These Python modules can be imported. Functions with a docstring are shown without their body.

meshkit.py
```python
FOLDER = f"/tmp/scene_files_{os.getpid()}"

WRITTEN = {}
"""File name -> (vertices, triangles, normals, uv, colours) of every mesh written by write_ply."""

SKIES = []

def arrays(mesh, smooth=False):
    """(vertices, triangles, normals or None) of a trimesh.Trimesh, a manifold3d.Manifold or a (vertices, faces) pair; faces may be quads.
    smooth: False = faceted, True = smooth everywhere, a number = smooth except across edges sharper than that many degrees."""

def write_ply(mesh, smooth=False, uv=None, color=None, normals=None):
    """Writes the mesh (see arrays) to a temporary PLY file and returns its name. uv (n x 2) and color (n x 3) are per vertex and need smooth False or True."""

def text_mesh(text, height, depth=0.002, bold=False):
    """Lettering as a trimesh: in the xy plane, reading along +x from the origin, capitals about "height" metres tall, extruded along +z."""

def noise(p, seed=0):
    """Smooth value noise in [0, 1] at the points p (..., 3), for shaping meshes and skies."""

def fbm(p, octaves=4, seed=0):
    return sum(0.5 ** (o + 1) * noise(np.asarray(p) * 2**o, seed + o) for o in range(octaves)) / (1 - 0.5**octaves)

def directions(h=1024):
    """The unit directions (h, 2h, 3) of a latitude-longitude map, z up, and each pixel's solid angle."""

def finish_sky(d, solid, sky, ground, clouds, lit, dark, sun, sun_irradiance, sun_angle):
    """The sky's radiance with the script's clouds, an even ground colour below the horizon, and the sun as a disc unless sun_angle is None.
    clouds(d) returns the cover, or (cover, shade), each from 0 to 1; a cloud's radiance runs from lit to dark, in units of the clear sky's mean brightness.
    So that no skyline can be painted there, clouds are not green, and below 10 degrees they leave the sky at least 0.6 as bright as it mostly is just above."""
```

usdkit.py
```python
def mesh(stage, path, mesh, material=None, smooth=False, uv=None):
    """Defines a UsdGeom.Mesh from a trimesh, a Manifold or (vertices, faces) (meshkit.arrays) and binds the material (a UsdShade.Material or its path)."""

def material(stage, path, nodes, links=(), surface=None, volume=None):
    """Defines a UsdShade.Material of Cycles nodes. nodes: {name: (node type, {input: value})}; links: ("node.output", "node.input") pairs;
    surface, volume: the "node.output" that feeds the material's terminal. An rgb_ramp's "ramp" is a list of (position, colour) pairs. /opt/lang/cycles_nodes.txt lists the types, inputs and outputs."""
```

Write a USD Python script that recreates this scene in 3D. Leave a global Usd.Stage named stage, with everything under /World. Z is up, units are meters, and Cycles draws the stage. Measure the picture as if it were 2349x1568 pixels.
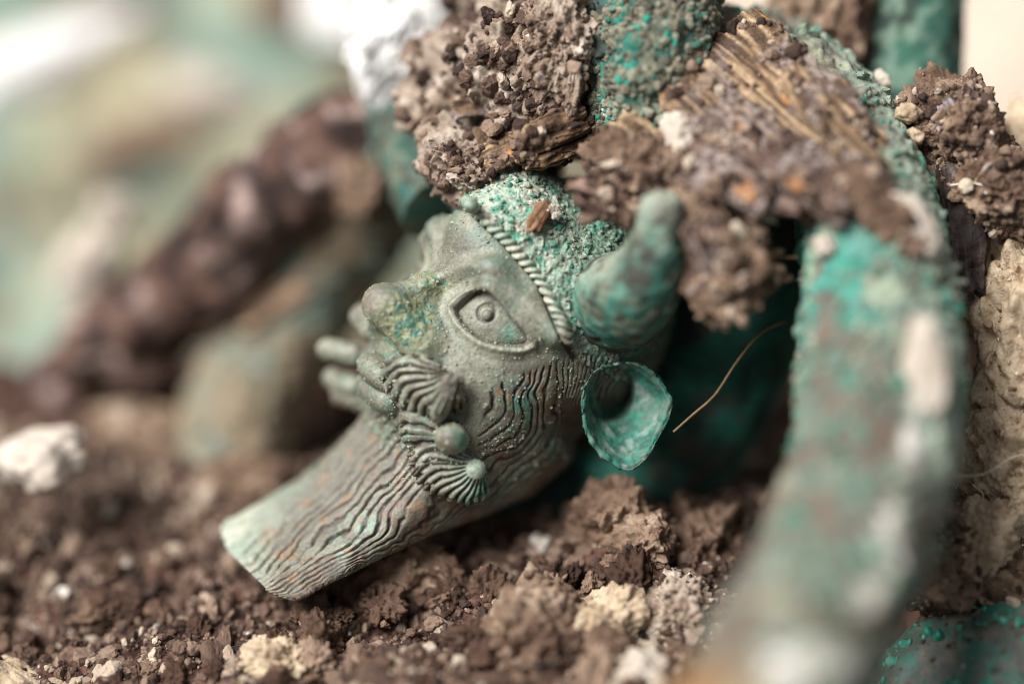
import math, random, numpy as np, trimesh, usdkit, meshkit
from pxr import Usd, UsdGeom, UsdShade, UsdLux, Sdf, Gf, Vt
from scipy.interpolate import RBFInterpolator
import shapely, shapely.geometry as sg

# ---------------------------------------------------------------- camera, sky, sun, exposure
stage = Usd.Stage.CreateInMemory()
UsdGeom.SetStageUpAxis(stage, UsdGeom.Tokens.z)
UsdGeom.SetStageMetersPerUnit(stage, 1.0)
UsdGeom.Xform.Define(stage, '/World')
UsdGeom.Scope.Define(stage, '/World/Looks')
PITCH = math.radians(36)
S = 0.12 / 2349                      # metres per modelling unit
D = 100.0 / 36.0 * 2349              # distance from lens to the plane in focus, in modelling units
OW = np.array([0, 0, 0.04])
RX = np.array([1.0, 0, 0]); RY = np.array([0, math.sin(PITCH), math.cos(PITCH)]); RZ = np.array([0, -math.cos(PITCH), math.sin(PITCH)])
RM = np.stack([RX, RY, RZ])          # rows
def W(p): return OW + S * (np.asarray(p, float) @ RM)
EXPOSURE = 0.76
FSTOP = 2.9
SUN_DIR = np.array([-0.56, -0.20, 0.80]); SUN_DIR /= np.linalg.norm(SUN_DIR)   # towards the light
cam = UsdGeom.Camera.Define(stage, '/World/camera')
m = np.eye(4); m[0, :3] = RX; m[1, :3] = RY; m[2, :3] = RZ; m[3, :3] = W([0, 0, D])
cam.AddTransformOp().Set(Gf.Matrix4d(m))
cam.CreateFocalLengthAttr(100.0); cam.CreateHorizontalApertureAttr(36.0); cam.CreateVerticalApertureAttr(24.03)
cam.CreateClippingRangeAttr(Gf.Vec2f(0.01, 50)); cam.CreateFStopAttr(FSTOP); cam.CreateFocusDistanceAttr((D + 24) * S)
cam.CreateExposureAttr(EXPOSURE)

el = math.asin(SUN_DIR[2]); rot = math.atan2(SUN_DIR[0], SUN_DIR[1])
sky_mat = usdkit.material(stage, '/World/Looks/sky_look', {
    'tc': ('texture_coordinate', {}),
    'sky': ('sky_texture', {'sky_type': 'single_scattering', 'sun_disc': False, 'sun_elevation': el, 'sun_rotation': rot}),
    'n': ('noise_texture', {'scale': 2.2, 'detail': 5.0, 'roughness': 0.55}),
    'r': ('rgb_ramp', {'ramp': [(0.3, (2.5, 2.6, 2.75)), (0.7, (4.5, 4.6, 4.75))]}),
    'mx': ('mix_color', {'fac': 0.86, 'use_clamp': False}),
    'xyz': ('separate_xyz', {}), 'hz': ('map_range', {'from_min': 0.0, 'from_max': 0.25, 'to_min': 0.0, 'to_max': 1.0, 'clamp': True}),
    'gm': ('mix_color', {'use_clamp': False, 'a': (0.55, 0.45, 0.36)}),
    'bg': ('background_shader', {'strength': 0.05})},
    [('tc.generated', 'n.vector'), ('n.fac', 'r.fac'), ('sky.color', 'mx.a'), ('r.color', 'mx.b'), ('tc.generated', 'xyz.vector'), ('xyz.z', 'hz.value'), ('hz.result', 'gm.fac'), ('mx.result', 'gm.b'), ('gm.result', 'bg.color')], surface='bg.background')
dome = UsdLux.DomeLight.Define(stage, '/World/sky')
UsdShade.MaterialBindingAPI.Apply(dome.GetPrim()).Bind(sky_mat)
dome.GetPrim().SetCustomDataByKey('kind', 'structure')
sun = UsdLux.DistantLight.Define(stage, '/World/sun')
sun.CreateIntensityAttr(1.25); sun.CreateAngleAttr(38.0); sun.CreateColorAttr(Gf.Vec3f(0.985, 0.99, 1.0))
sun.GetPrim().CreateAttribute('inputs:normalize', Sdf.ValueTypeNames.Bool).Set(True)
zz = SUN_DIR; xx = np.cross([0, 0, 1], zz); xx /= np.linalg.norm(xx); yy = np.cross(zz, xx)
m = np.eye(4); m[0, :3] = xx; m[1, :3] = yy; m[2, :3] = zz
sun.AddTransformOp().Set(Gf.Matrix4d(m))

# ---------------------------------------------------------------- helpers
rng = np.random.default_rng(7)
def P(px, py, Z=0.0):
    """Point of the place seen at picture point (px, py) (2349 wide) at the depth Z in front of the plane in focus."""
    k = (D - np.asarray(Z, float)) / D
    return np.stack(np.broadcast_arrays((np.asarray(px, float) - 1174.5) * k, (784 - np.asarray(py, float)) * k, np.asarray(Z, float)), -1)
def proj(p):
    k = D / (D - p[..., 2])
    return np.stack([1174.5 + p[..., 0] * k, 784 - p[..., 1] * k], -1)
OFF = np.array([5000.3, 5000.7, 5000.1])
def vn(p, size, seed=0, octaves=3): return meshkit.fbm((np.asarray(p) + OFF) / size, octaves, seed)
def sstep(a, b, x): t = np.clip((np.asarray(x, float) - a) / (b - a), 0, 1); return t * t * (3 - 2 * t)
def mix(a, b, t): t = np.asarray(t)[..., None]; return np.asarray(a) * (1 - t) + np.asarray(b) * t
def unit(v): v = np.asarray(v, float); return v / np.maximum(np.linalg.norm(v, axis=-1, keepdims=True), 1e-12)
def catmull(pts, n):
    pts = np.asarray(pts, float); q = np.vstack([2 * pts[0] - pts[1], pts, 2 * pts[-1] - pts[-2]])
    t = np.linspace(0, len(pts) - 1 - 1e-9, n); i = t.astype(int); f = (t - i)[:, None]
    a, b, c, d = q[i], q[i + 1], q[i + 2], q[i + 3]
    return 0.5 * (2 * b + (c - a) * f + (2 * a - 5 * b + 4 * c - d) * f ** 2 + (3 * b - a - 3 * c + d) * f ** 3)
def vnormals(v, f):
    n = np.zeros_like(v); c = np.cross(v[f[:, 1]] - v[f[:, 0]], v[f[:, 2]] - v[f[:, 0]])
    for k in range(3):
        for a in range(3): n[:, a] += np.bincount(f[:, k], c[:, a], len(v))
    return unit(n)
names = {}
def numbered(name, parent='/World'):
    k = names.get((parent, name), 0); names[(parent, name)] = k + 1
    return f'{parent}/{name}' + (f'_{k:03d}' if k else '')
def tag(prim, label=None, category=None, group=None, kind=None):
    for k, v in (('label', label), ('category', category), ('group', group), ('kind', kind)):
        if v: prim.SetCustomDataByKey(k, v)
    return prim
def emit(name, v, f, mat, parent='/World', origin=None, col=None, smooth=True, normals=None, label=None, category=None, group=None, kind=None):
    """One Mesh prim from camera-frame vertices. parent: a path; origin: the parent thing's base (camera frame)."""
    path = numbered(name, parent)
    n = normals if normals is not None else (vnormals(v, f) if smooth else None)
    w = W(v) - (W(origin) if origin is not None else 0)
    g = UsdGeom.Mesh.Define(stage, path)
    g.CreatePointsAttr(Vt.Vec3fArray.FromNumpy(w.astype(np.float32)))
    g.CreateFaceVertexCountsAttr(Vt.IntArray.FromNumpy(np.full(len(f), 3, np.int32)))
    g.CreateFaceVertexIndicesAttr(Vt.IntArray.FromNumpy(np.asarray(f).astype(np.int32).ravel()))
    g.CreateSubdivisionSchemeAttr('none')
    if n is not None:
        g.CreateNormalsAttr(Vt.Vec3fArray.FromNumpy((n @ RM).astype(np.float32))); g.SetNormalsInterpolation('vertex')
    if col is not None:
        UsdGeom.PrimvarsAPI(g).CreatePrimvar('tint', Sdf.ValueTypeNames.Color3fArray, 'vertex').Set(Vt.Vec3fArray.FromNumpy(np.clip(col, 0, 1).astype(np.float32)))
    UsdShade.MaterialBindingAPI.Apply(g.GetPrim()).Bind(LOOK[mat])
    tag(g.GetPrim(), label, category, group, kind)
    return g.GetPrim()
def thing(name, base, label, category, group=None):
    path = numbered(name)
    x = UsdGeom.Xform.Define(stage, path); x.AddTranslateOp().Set(Gf.Vec3d(*map(float, W(base))))
    tag(x.GetPrim(), label, category, group)
    return path
def grid_faces(nu, nv, wrap=False):
    i, j = np.meshgrid(np.arange(nu - 1), np.arange(nv if wrap else nv - 1), indexing='ij')
    a = i * nv + j; b = i * nv + (j + 1) % nv; c = a + nv; d = b + nv
    return np.vstack([np.stack([a, b, d], -1).reshape(-1, 3), np.stack([a, d, c], -1).reshape(-1, 3)])
def tube(path, radii, nseg=24, caps=True):
    """Swept tube; returns v, f, (t, angle) of each vertex."""
    p = np.asarray(path, float); n = len(p); r = np.broadcast_to(np.asarray(radii, float), n)
    t = unit(np.gradient(p, axis=0)); up = unit(np.cross(t[0], [0.31, 0.2, 0.93])); N = [up]
    for k in range(1, n):
        u = N[-1] - t[k] * (N[-1] @ t[k]); N.append(unit(u))
    N = np.array(N); B = np.cross(t, N)
    a = np.linspace(0, 2 * np.pi, nseg, endpoint=False)
    v = (p[:, None] + r[:, None, None] * (np.cos(a)[None, :, None] * N[:, None] + np.sin(a)[None, :, None] * B[:, None])).reshape(-1, 3)
    f = grid_faces(n, nseg, True)
    if caps:
        k = len(v); v = np.vstack([v, p[0], p[-1]]); j = np.arange(nseg); j2 = (j + 1) % nseg
        f = np.vstack([f, np.stack([np.full(nseg, k), j2, j], -1), np.stack([np.full(nseg, k + 1), (n - 1) * nseg + j, (n - 1) * nseg + j2], -1)])
    ta = np.stack([np.repeat(np.linspace(0, 1, n), nseg), np.tile(a, n)], -1)
    if caps: ta = np.vstack([ta, [0, 0], [1, 0]])
    if np.einsum('ij,ij->', np.cross(v[f[:, 1]] - v[f[:, 0]], v[f[:, 2]] - v[f[:, 0]]), v[f[:, 0]] - p.mean(0)) < 0: f = f[:, ::-1]
    return v, f, ta
ICO = {k: (lambda m: (np.array(m.vertices), np.array(m.faces)))(trimesh.creation.icosphere(k)) for k in range(0, 7)}
def rotm(r): return trimesh.transformations.random_rotation_matrix(r.random(3))[:3, :3]
def rock(radii, seed, sub=3, cuts=14, rough=0.12, lump=0.25, facet=0.6, R=None):
    """Broken stone or clod about the origin."""
    r = np.random.default_rng(seed); d, f = ICO[sub]
    n = unit(r.normal(size=(cuts, 3))); c = r.uniform(0.72, 1.05, cuts)
    q = np.min(c[:, None] / np.maximum(n @ d.T, 0.28), 0); q = np.minimum(q, 1.35)
    q = 1 + facet * (q - 1)
    s = r.uniform(0, 90, 3)
    q = q * (1 + lump * (meshkit.fbm(d * 1.6 + s + 100, 2, seed) - 0.5) * 2) * (1 + rough * (meshkit.fbm(d * 6 + s + 100, 3, seed + 5) - 0.5) * 2)
    v = d * q[:, None] * np.asarray(radii, float)
    if sub >= 5 and rough >= 0.25:
        n = unit(d / np.asarray(radii, float)); o = np.zeros(len(v))
        for size, amp in ((70, 20), (36, 13), (17, 8), (8, 3.5)):
            w = (v + OFF + vn(v, size * 2, seed + 40, 2)[:, None] * size * 1.5) / size
            o += amp * (1 - 3.2 * np.abs(meshkit.fbm(w, 2, seed + int(size)) - 0.5))
        v = v + n * o[:, None] * min(1.0, np.min(radii) / 55) * (0.5 if sub == 6 and np.max(radii) > 180 and cuts == 12 else 1.0)
    return v @ (R if R is not None else rotm(r)).T, f
def merge(parts):
    vs, fs, n = [], [], 0
    for v, f in parts: vs.append(v); fs.append(f + n); n += len(v)
    return np.vstack(vs), np.vstack(fs)
PAL = {
    'soil_grain': [(0, (0.016, 0.009, 0.006)), (0.3, (0.058, 0.032, 0.021)), (0.55, (0.125, 0.077, 0.051)), (0.8, (0.24, 0.165, 0.115)), (0.93, (0.40, 0.32, 0.24)), (0.98, (0.62, 0.57, 0.5)), (1, (0.75, 0.72, 0.66))],
    'tan_grain': [(0, (0.14, 0.09, 0.055)), (0.4, (0.34, 0.24, 0.15)), (0.8, (0.5, 0.39, 0.27)), (1, (0.7, 0.62, 0.5))],
    'malachite_grain': [(0, (0.02, 0.03, 0.025)), (0.22, (0.09, 0.085, 0.06)), (0.45, (0.16, 0.135, 0.09)), (0.66, (0.26, 0.23, 0.17)), (0.75, (0.13, 0.17, 0.12)), (0.84, (0.025, 0.12, 0.085)), (0.94, (0.025, 0.24, 0.165)), (1, (0.42, 0.41, 0.36))],
    'green_grain': [(0, (0.05, 0.06, 0.04)), (0.3, (0.2, 0.21, 0.15)), (0.6, (0.10, 0.20, 0.145)), (0.82, (0.03, 0.20, 0.135)), (0.93, (0.26, 0.28, 0.21)), (1, (0.5, 0.5, 0.42))],
    'dust_grain': [(0, (0.12, 0.1, 0.075)), (0.35, (0.27, 0.25, 0.185)), (0.7, (0.34, 0.33, 0.25)), (0.9, (0.15, 0.25, 0.18)), (1, (0.55, 0.5, 0.42))],
    'bead': [(0, (0.02, 0.12, 0.08)), (0.5, (0.02, 0.27, 0.18)), (1, (0.10, 0.42, 0.31))],
    'pale_stone': [(0, (0.45, 0.38, 0.3)), (0.5, (0.65, 0.58, 0.52)), (1, (0.82, 0.78, 0.74))]}
def pal(name, x):
    p = PAL[name]; t = [q[0] for q in p]; return np.stack([np.interp(x, t, [q[1][k] for q in p]) for k in range(3)], -1)
def grains(centres, sizes, seed, palette, squash=0.35):
    """Many small broken grains as one mesh, each with a tone of its own."""
    r = np.random.default_rng(seed); out_v, out_f, out_c, n0 = [], [], [], 0
    centres = np.asarray(centres); sizes = np.asarray(sizes)
    for sub, sel in ((0, sizes < 4), (1, (sizes >= 4) & (sizes < 10)), (2, sizes >= 10)):
        cs, sz = centres[sel], sizes[sel]
        if not len(cs): continue
        d, f = ICO[sub]
        n = len(cs); q = np.full((n, len(d)), 1.3)
        for _ in range(9):
            nn = unit(r.normal(size=(n, 3))); q = np.minimum(q, r.uniform(0.6, 1.0, (n, 1)) / np.maximum(nn @ d.T, 0.3))
        q *= 1 + r.uniform(-0.10, 0.10, q.shape)
        sc_ = sz[:, None] * (1 + r.uniform(-squash, squash, (n, 3)))
        v = d[None] * q[..., None] * sc_[:, None] + cs[:, None]
        c = pal(palette, np.clip(np.clip(r.random(n) * 0.75 + (vn(cs, 45, seed, 2) - 0.5) * 0.9 + 0.125, 0, 1), 0, np.where(sz > 6, 0.93, 1.0)))
        out_v.append(v.reshape(-1, 3)); out_f.append((f[None] + (np.arange(n) * len(d))[:, None, None]).reshape(-1, 3) + n0); out_c.append(np.repeat(c, len(d), 0)); n0 += n * len(d)
    return np.vstack(out_v), np.vstack(out_f), np.vstack(out_c)
def scatter(v, f, n, seed, accept=None):
    """n random points on a mesh with their normals."""
    r = np.random.default_rng(seed); a, b, c = v[f[:, 0]], v[f[:, 1]], v[f[:, 2]]
    cr = np.cross(b - a, c - a); ar = np.linalg.norm(cr, axis=1)
    if accept is not None: ar = ar * accept((a + b + c) / 3, unit(cr))
    k = r.choice(len(f), n, p=ar / ar.sum()); u = r.random((n, 2)); fl = u.sum(1) > 1; u[fl] = 1 - u[fl]
    return a[k] + u[:, :1] * (b - a)[k] + u[:, 1:] * (c - a)[k], unit(cr[k])

# ---------------------------------------------------------------- materials
LOOK = {}
def sc(px): return 1.0 / (px * S)
def tinted(name, rough=0.75, spec=0.3, fine=10, fine_amp=0.35, bump=0.5, bump_px=9, bump_h=4, metallic=0.0):
    """A surface whose own colour is a vertex tint, broken up by fine grain."""
    LOOK[name] = usdkit.material(stage, '/World/Looks/' + name, {
        'a': ('attribute', {'attribute': 'tint'}), 'g': ('geometry', {}),
        'n1': ('noise_texture', {'scale': sc(fine), 'detail': 4.0, 'roughness': 0.65}),
        'mr': ('map_range', {'from_min': 0.25, 'from_max': 0.75, 'to_min': 1 - fine_amp, 'to_max': 1 + fine_amp}),
        'mul': ('mix_color', {'blend_type': 'multiply', 'fac': 1.0, 'use_clamp': False}),
        'cc': ('combine_color', {}),
        'n2': ('noise_texture', {'scale': sc(bump_px), 'detail': 5.0, 'roughness': 0.6}),
        'b': ('bump', {'strength': bump, 'distance': bump_h * S}),
        'p': ('principled_bsdf', {'roughness': rough, 'specular_ior_level': spec, 'metallic': metallic})},
        [('g.position', 'n1.vector'), ('g.position', 'n2.vector'), ('n1.fac', 'mr.value'), ('mr.result', 'cc.r'), ('mr.result', 'cc.g'), ('mr.result', 'cc.b'),
         ('a.color', 'mul.a'), ('cc.color', 'mul.b'), ('mul.result', 'p.base_color'), ('n2.fac', 'b.height'), ('b.normal', 'p.normal')], surface='p.BSDF')
def grainy(name, ramp, rough=0.8, spec=0.3, size=40, bump_px=10, bump_h=5, bump=0.7, island=0.5):
    """Loose matter: each grain (island) takes a tone of its own from the ramp, mixed with noise."""
    LOOK[name] = usdkit.material(stage, '/World/Looks/' + name, {
        'g': ('geometry', {}), 'oi': ('object_info', {}),
        'n1': ('noise_texture', {'scale': sc(size), 'detail': 6.0, 'roughness': 0.7}),
        'st': ('map_range', {'from_min': 0.25, 'from_max': 0.75, 'to_min': 0.0, 'to_max': 1.0, 'clamp': True}),
        'mx': ('mix_float', {'fac': island}),
        'r': ('rgb_ramp', {'ramp': ramp}),
        'n2': ('noise_texture', {'scale': sc(bump_px), 'detail': 5.0, 'roughness': 0.65}),
        'b': ('bump', {'strength': bump, 'distance': bump_h * S}),
        'p': ('principled_bsdf', {'roughness': rough, 'specular_ior_level': spec})},
        [('g.position', 'n1.vector'), ('g.position', 'n2.vector'), ('n1.fac', 'st.value'), ('st.result', 'mx.a'), ('g.random_per_island', 'mx.b'), ('mx.result', 'r.fac'),
         ('r.color', 'p.base_color'), ('n2.fac', 'b.height'), ('b.normal', 'p.normal')], surface='p.BSDF')
tinted('patina', rough=0.5, spec=0.5, fine=7, fine_amp=0.38, bump=0.6, bump_px=6, bump_h=3)
tinted('crusted_patina', rough=0.75, spec=0.3, fine=14, fine_amp=0.35, bump=0.6, bump_px=12, bump_h=5)
tinted('soil_tint', rough=0.92, spec=0.15, fine=16, fine_amp=0.45, bump=0.9, bump_px=14, bump_h=9)
tinted('grain', rough=0.8, spec=0.3, fine=6, fine_amp=0.3, bump=0.6, bump_px=5, bump_h=2)
tinted('bead', rough=0.4, spec=0.5, fine=8, fine_amp=0.2, bump=0.3, bump_px=6, bump_h=1.5)
tinted('wood_tint', rough=0.85, spec=0.2, fine=10, fine_amp=0.45, bump=0.8, bump_px=10, bump_h=5)
SOIL = [(0.0, (0.045, 0.028, 0.02)), (0.25, (0.12, 0.078, 0.053)), (0.5, (0.235, 0.165, 0.115)), (0.75, (0.37, 0.28, 0.2)), (1.0, (0.55, 0.47, 0.38))]
grainy('crumb', SOIL, island=0.45, size=60)
grainy('pale_stone', [(0, (0.2, 0.145, 0.1)), (0.25, (0.42, 0.35, 0.28)), (0.6, (0.44, 0.37, 0.30)), (1, (0.58, 0.53, 0.46))], island=0.0, size=70, bump_px=14, bump_h=4, bump=0.45)
grainy('tan_stone', [(0, (0.16, 0.10, 0.06)), (0.18, (0.30, 0.21, 0.13)), (0.55, (0.46, 0.35, 0.235)), (1, (0.62, 0.52, 0.39))], island=0.1, size=45, bump_px=16, bump_h=10, bump=0.9)
grainy('brown_clod', [(0, (0.022, 0.012, 0.008)), (0.3, (0.095, 0.053, 0.033)), (0.55, (0.19, 0.122, 0.078)), (0.78, (0.32, 0.23, 0.16)), (1, (0.5, 0.42, 0.34))], island=0.0, size=130, bump_px=9, bump_h=6, bump=1.0)
grainy('pale_clod', [(0, (0.06, 0.04, 0.03)), (0.3, (0.18, 0.122, 0.085)), (0.55, (0.31, 0.235, 0.175)), (0.8, (0.46, 0.38, 0.30)), (1, (0.62, 0.56, 0.48))], island=0.0, size=110, bump_px=10, bump_h=6, bump=1.0)
grainy('tan_rock', [(0, (0.06, 0.036, 0.022)), (0.18, (0.20, 0.13, 0.078)), (0.36, (0.42, 0.31, 0.20)), (0.7, (0.56, 0.44, 0.30)), (1, (0.68, 0.58, 0.44))], island=0.0, size=28, bump_px=9, bump_h=7, bump=1.0)
grainy('white_lime', [(0, (0.42, 0.37, 0.31)), (0.4, (0.62, 0.59, 0.55)), (1, (0.74, 0.72, 0.69))], island=0.0, size=70, bump=0.4)
grainy('root', [(0, (0.10, 0.062, 0.03)), (1, (0.22, 0.15, 0.075))], island=0.2, size=60)
grainy('white_root', [(0, (0.5, 0.42, 0.33)), (1, (0.75, 0.68, 0.58))], island=0.2, size=60)
grainy('mould', [(0, (0.35, 0.33, 0.38)), (1, (0.75, 0.73, 0.78))], island=0.4, size=20)

# ---------------------------------------------------------------- the setting: background banks and soil
def sheet(px0, px1, py0, py1, Zf, nu, nv, amp, size, seed):
    px, py = np.meshgrid(np.linspace(px0, px1, nu), np.linspace(py0, py1, nv), indexing='ij')
    p = P(px, py, Zf(px, py)).reshape(-1, 3)
    n = (vn(p, size, seed, 5) - 0.5) * 2 * amp
    d = np.array([0, 0.55, 0.83])
    p = p + n[:, None] * d
    f = grid_faces(nu, nv)
    if np.cross(p[f[0, 1]] - p[f[0, 0]], p[f[0, 2]] - p[f[0, 0]])[2] < 0: f = f[:, ::-1]
    return p, f
def Zsoil(px, py):
    """Depth of the soil's surface at a picture point."""
    base = -430 + (py - 1180) * 1.45
    left = np.clip((900 - px) / 900, -0.2, 1.2)
    base = base * (1 - 0.25 * left) - 190 * left - 260 * sstep(1850, 2050, px)
    base = base + np.where(py < 1180, (py - 1180) * 0.9, 0)
    base = base - 320 * np.exp(-((px - 720) / 130) ** 2 - ((py - 1000) / 130) ** 2)  # pit added behind the beard so the soil there falls into shadow
    return base + 190 * np.exp(-((px - 1450) / 190) ** 2 - ((py - 1240) / 140) ** 2)
v, f = sheet(-700, 2700, 820, 2300, Zsoil, 620, 330, 95, 190, 3)
v += ((vn(v, 34, 8, 3) - 0.5) * 34 + 46 * (0.5 - 2.5 * np.abs(vn(v, 95, 18, 3) - 0.5)))[:, None] * np.array([0, 0.5, 0.86])
tone = vn(v, 120, 21, 4); t2 = vn(v, 22, 5, 3)
c = mix(mix([0.022, 0.011, 0.008], [0.10, 0.05, 0.036], sstep(0.35, 0.65, tone)), [0.2, 0.145, 0.11], sstep(0.58, 0.8, t2) * 0.8)
emit('soil', v, f, 'soil_tint', col=c, kind='structure')
SOIL_V, SOIL_F = v, f

# far bank of excavated earth
v, f = sheet(900, 4200, -1500, 1400, lambda x, y: -2900 + 0 * x, 120, 120, 120, 700, 13)
t = vn(v, 900, 17, 3); lower = sstep(900, 0, v[:, 1])
c = mix([0.60, 0.49, 0.385], [0.46, 0.35, 0.25], np.clip(sstep(0.35, 0.7, t) * 0.5 + lower * 0.6, 0, 1))
emit('earth_bank', v, f, 'soil_tint', col=c, kind='structure')
# corroded wall behind, at the left
def Zwall(px, py): return -2300 + (py - 500) * 0.75 - (px - 500) * 0.15
v, f = sheet(-1500, 1500, -900, 1450, Zwall, 220, 190, 150, 420, 31)
t = vn(v, 420, 33, 3); u = vn(v + 900, 330, 41, 3); w_ = vn(v - 700, 260, 51, 3)
c = mix([0.115, 0.115, 0.07], [0.17, 0.23, 0.18], sstep(0.42, 0.62, t))
c = mix(c, [0.14, 0.08, 0.04], sstep(0.45, 0.54, u) * 0.9)
c = mix(c, [0.4, 0.37, 0.24], sstep(0.56, 0.7, w_) * 0.8)
c = mix(c, [0.07, 0.065, 0.05], sstep(0.64, 0.74, vn(v + 300, 240, 61, 2)) * 0.9)
emit('corroded_sheet', v, f, 'crusted_patina', col=c, label='mottled pale green corroded bronze sheet far behind, filling the upper left', category='bronze sheet')

# ---------------------------------------------------------------- the bronze head
Lx = np.array([0.544, -0.408, 0.733]); Lx /= np.linalg.norm(Lx)
U0 = np.array([0.56, 0.82, 0.03]); U0 -= Lx * (U0 @ Lx); Ux = unit(U0); Fx = np.cross(Lx, Ux)
O = P(1040, 667, -95)
HM = np.stack([Lx, Ux, Fx])
def toH(p): return (p - O) @ HM.T
def toC(h): return O + np.asarray(h, float) @ HM
CAMP = np.array([0, 0, D])
def ray(px, py): return unit(P(px, py, 0) - CAMP)
def at_l(px, py, l):
    d = ray(px, py); s = (l - (CAMP - O) @ Lx) / (d @ Lx); return toH(CAMP + d * s)

def ell(q, c, r):
    r = np.asarray(r, float); p = (q - np.asarray(c, float)); k0 = np.linalg.norm(p / r, axis=-1); k1 = np.linalg.norm(p / r ** 2, axis=-1)
    return k0 * (k0 - 1) / np.maximum(k1, 1e-9)
def ellR(q, c, r, R):
    """R rows: axes."""
    return ell((q - c) @ R.T, np.zeros(3), r)
def cone(q, a, b, ra, rb):
    a, b = np.asarray(a, float), np.asarray(b, float); ab = b - a; t = np.clip(((q - a) @ ab) / (ab @ ab), 0, 1)
    return np.linalg.norm(q - a - t[..., None] * ab, axis=-1) - (ra + (rb - ra) * t)
def smin(a, b, k): h = np.clip(0.5 + 0.5 * (b - a) / k, 0, 1); return b + (a - b) * h - k * h * (1 - h)
def smax(a, b, k): return -smin(-a, -b, k)

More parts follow.
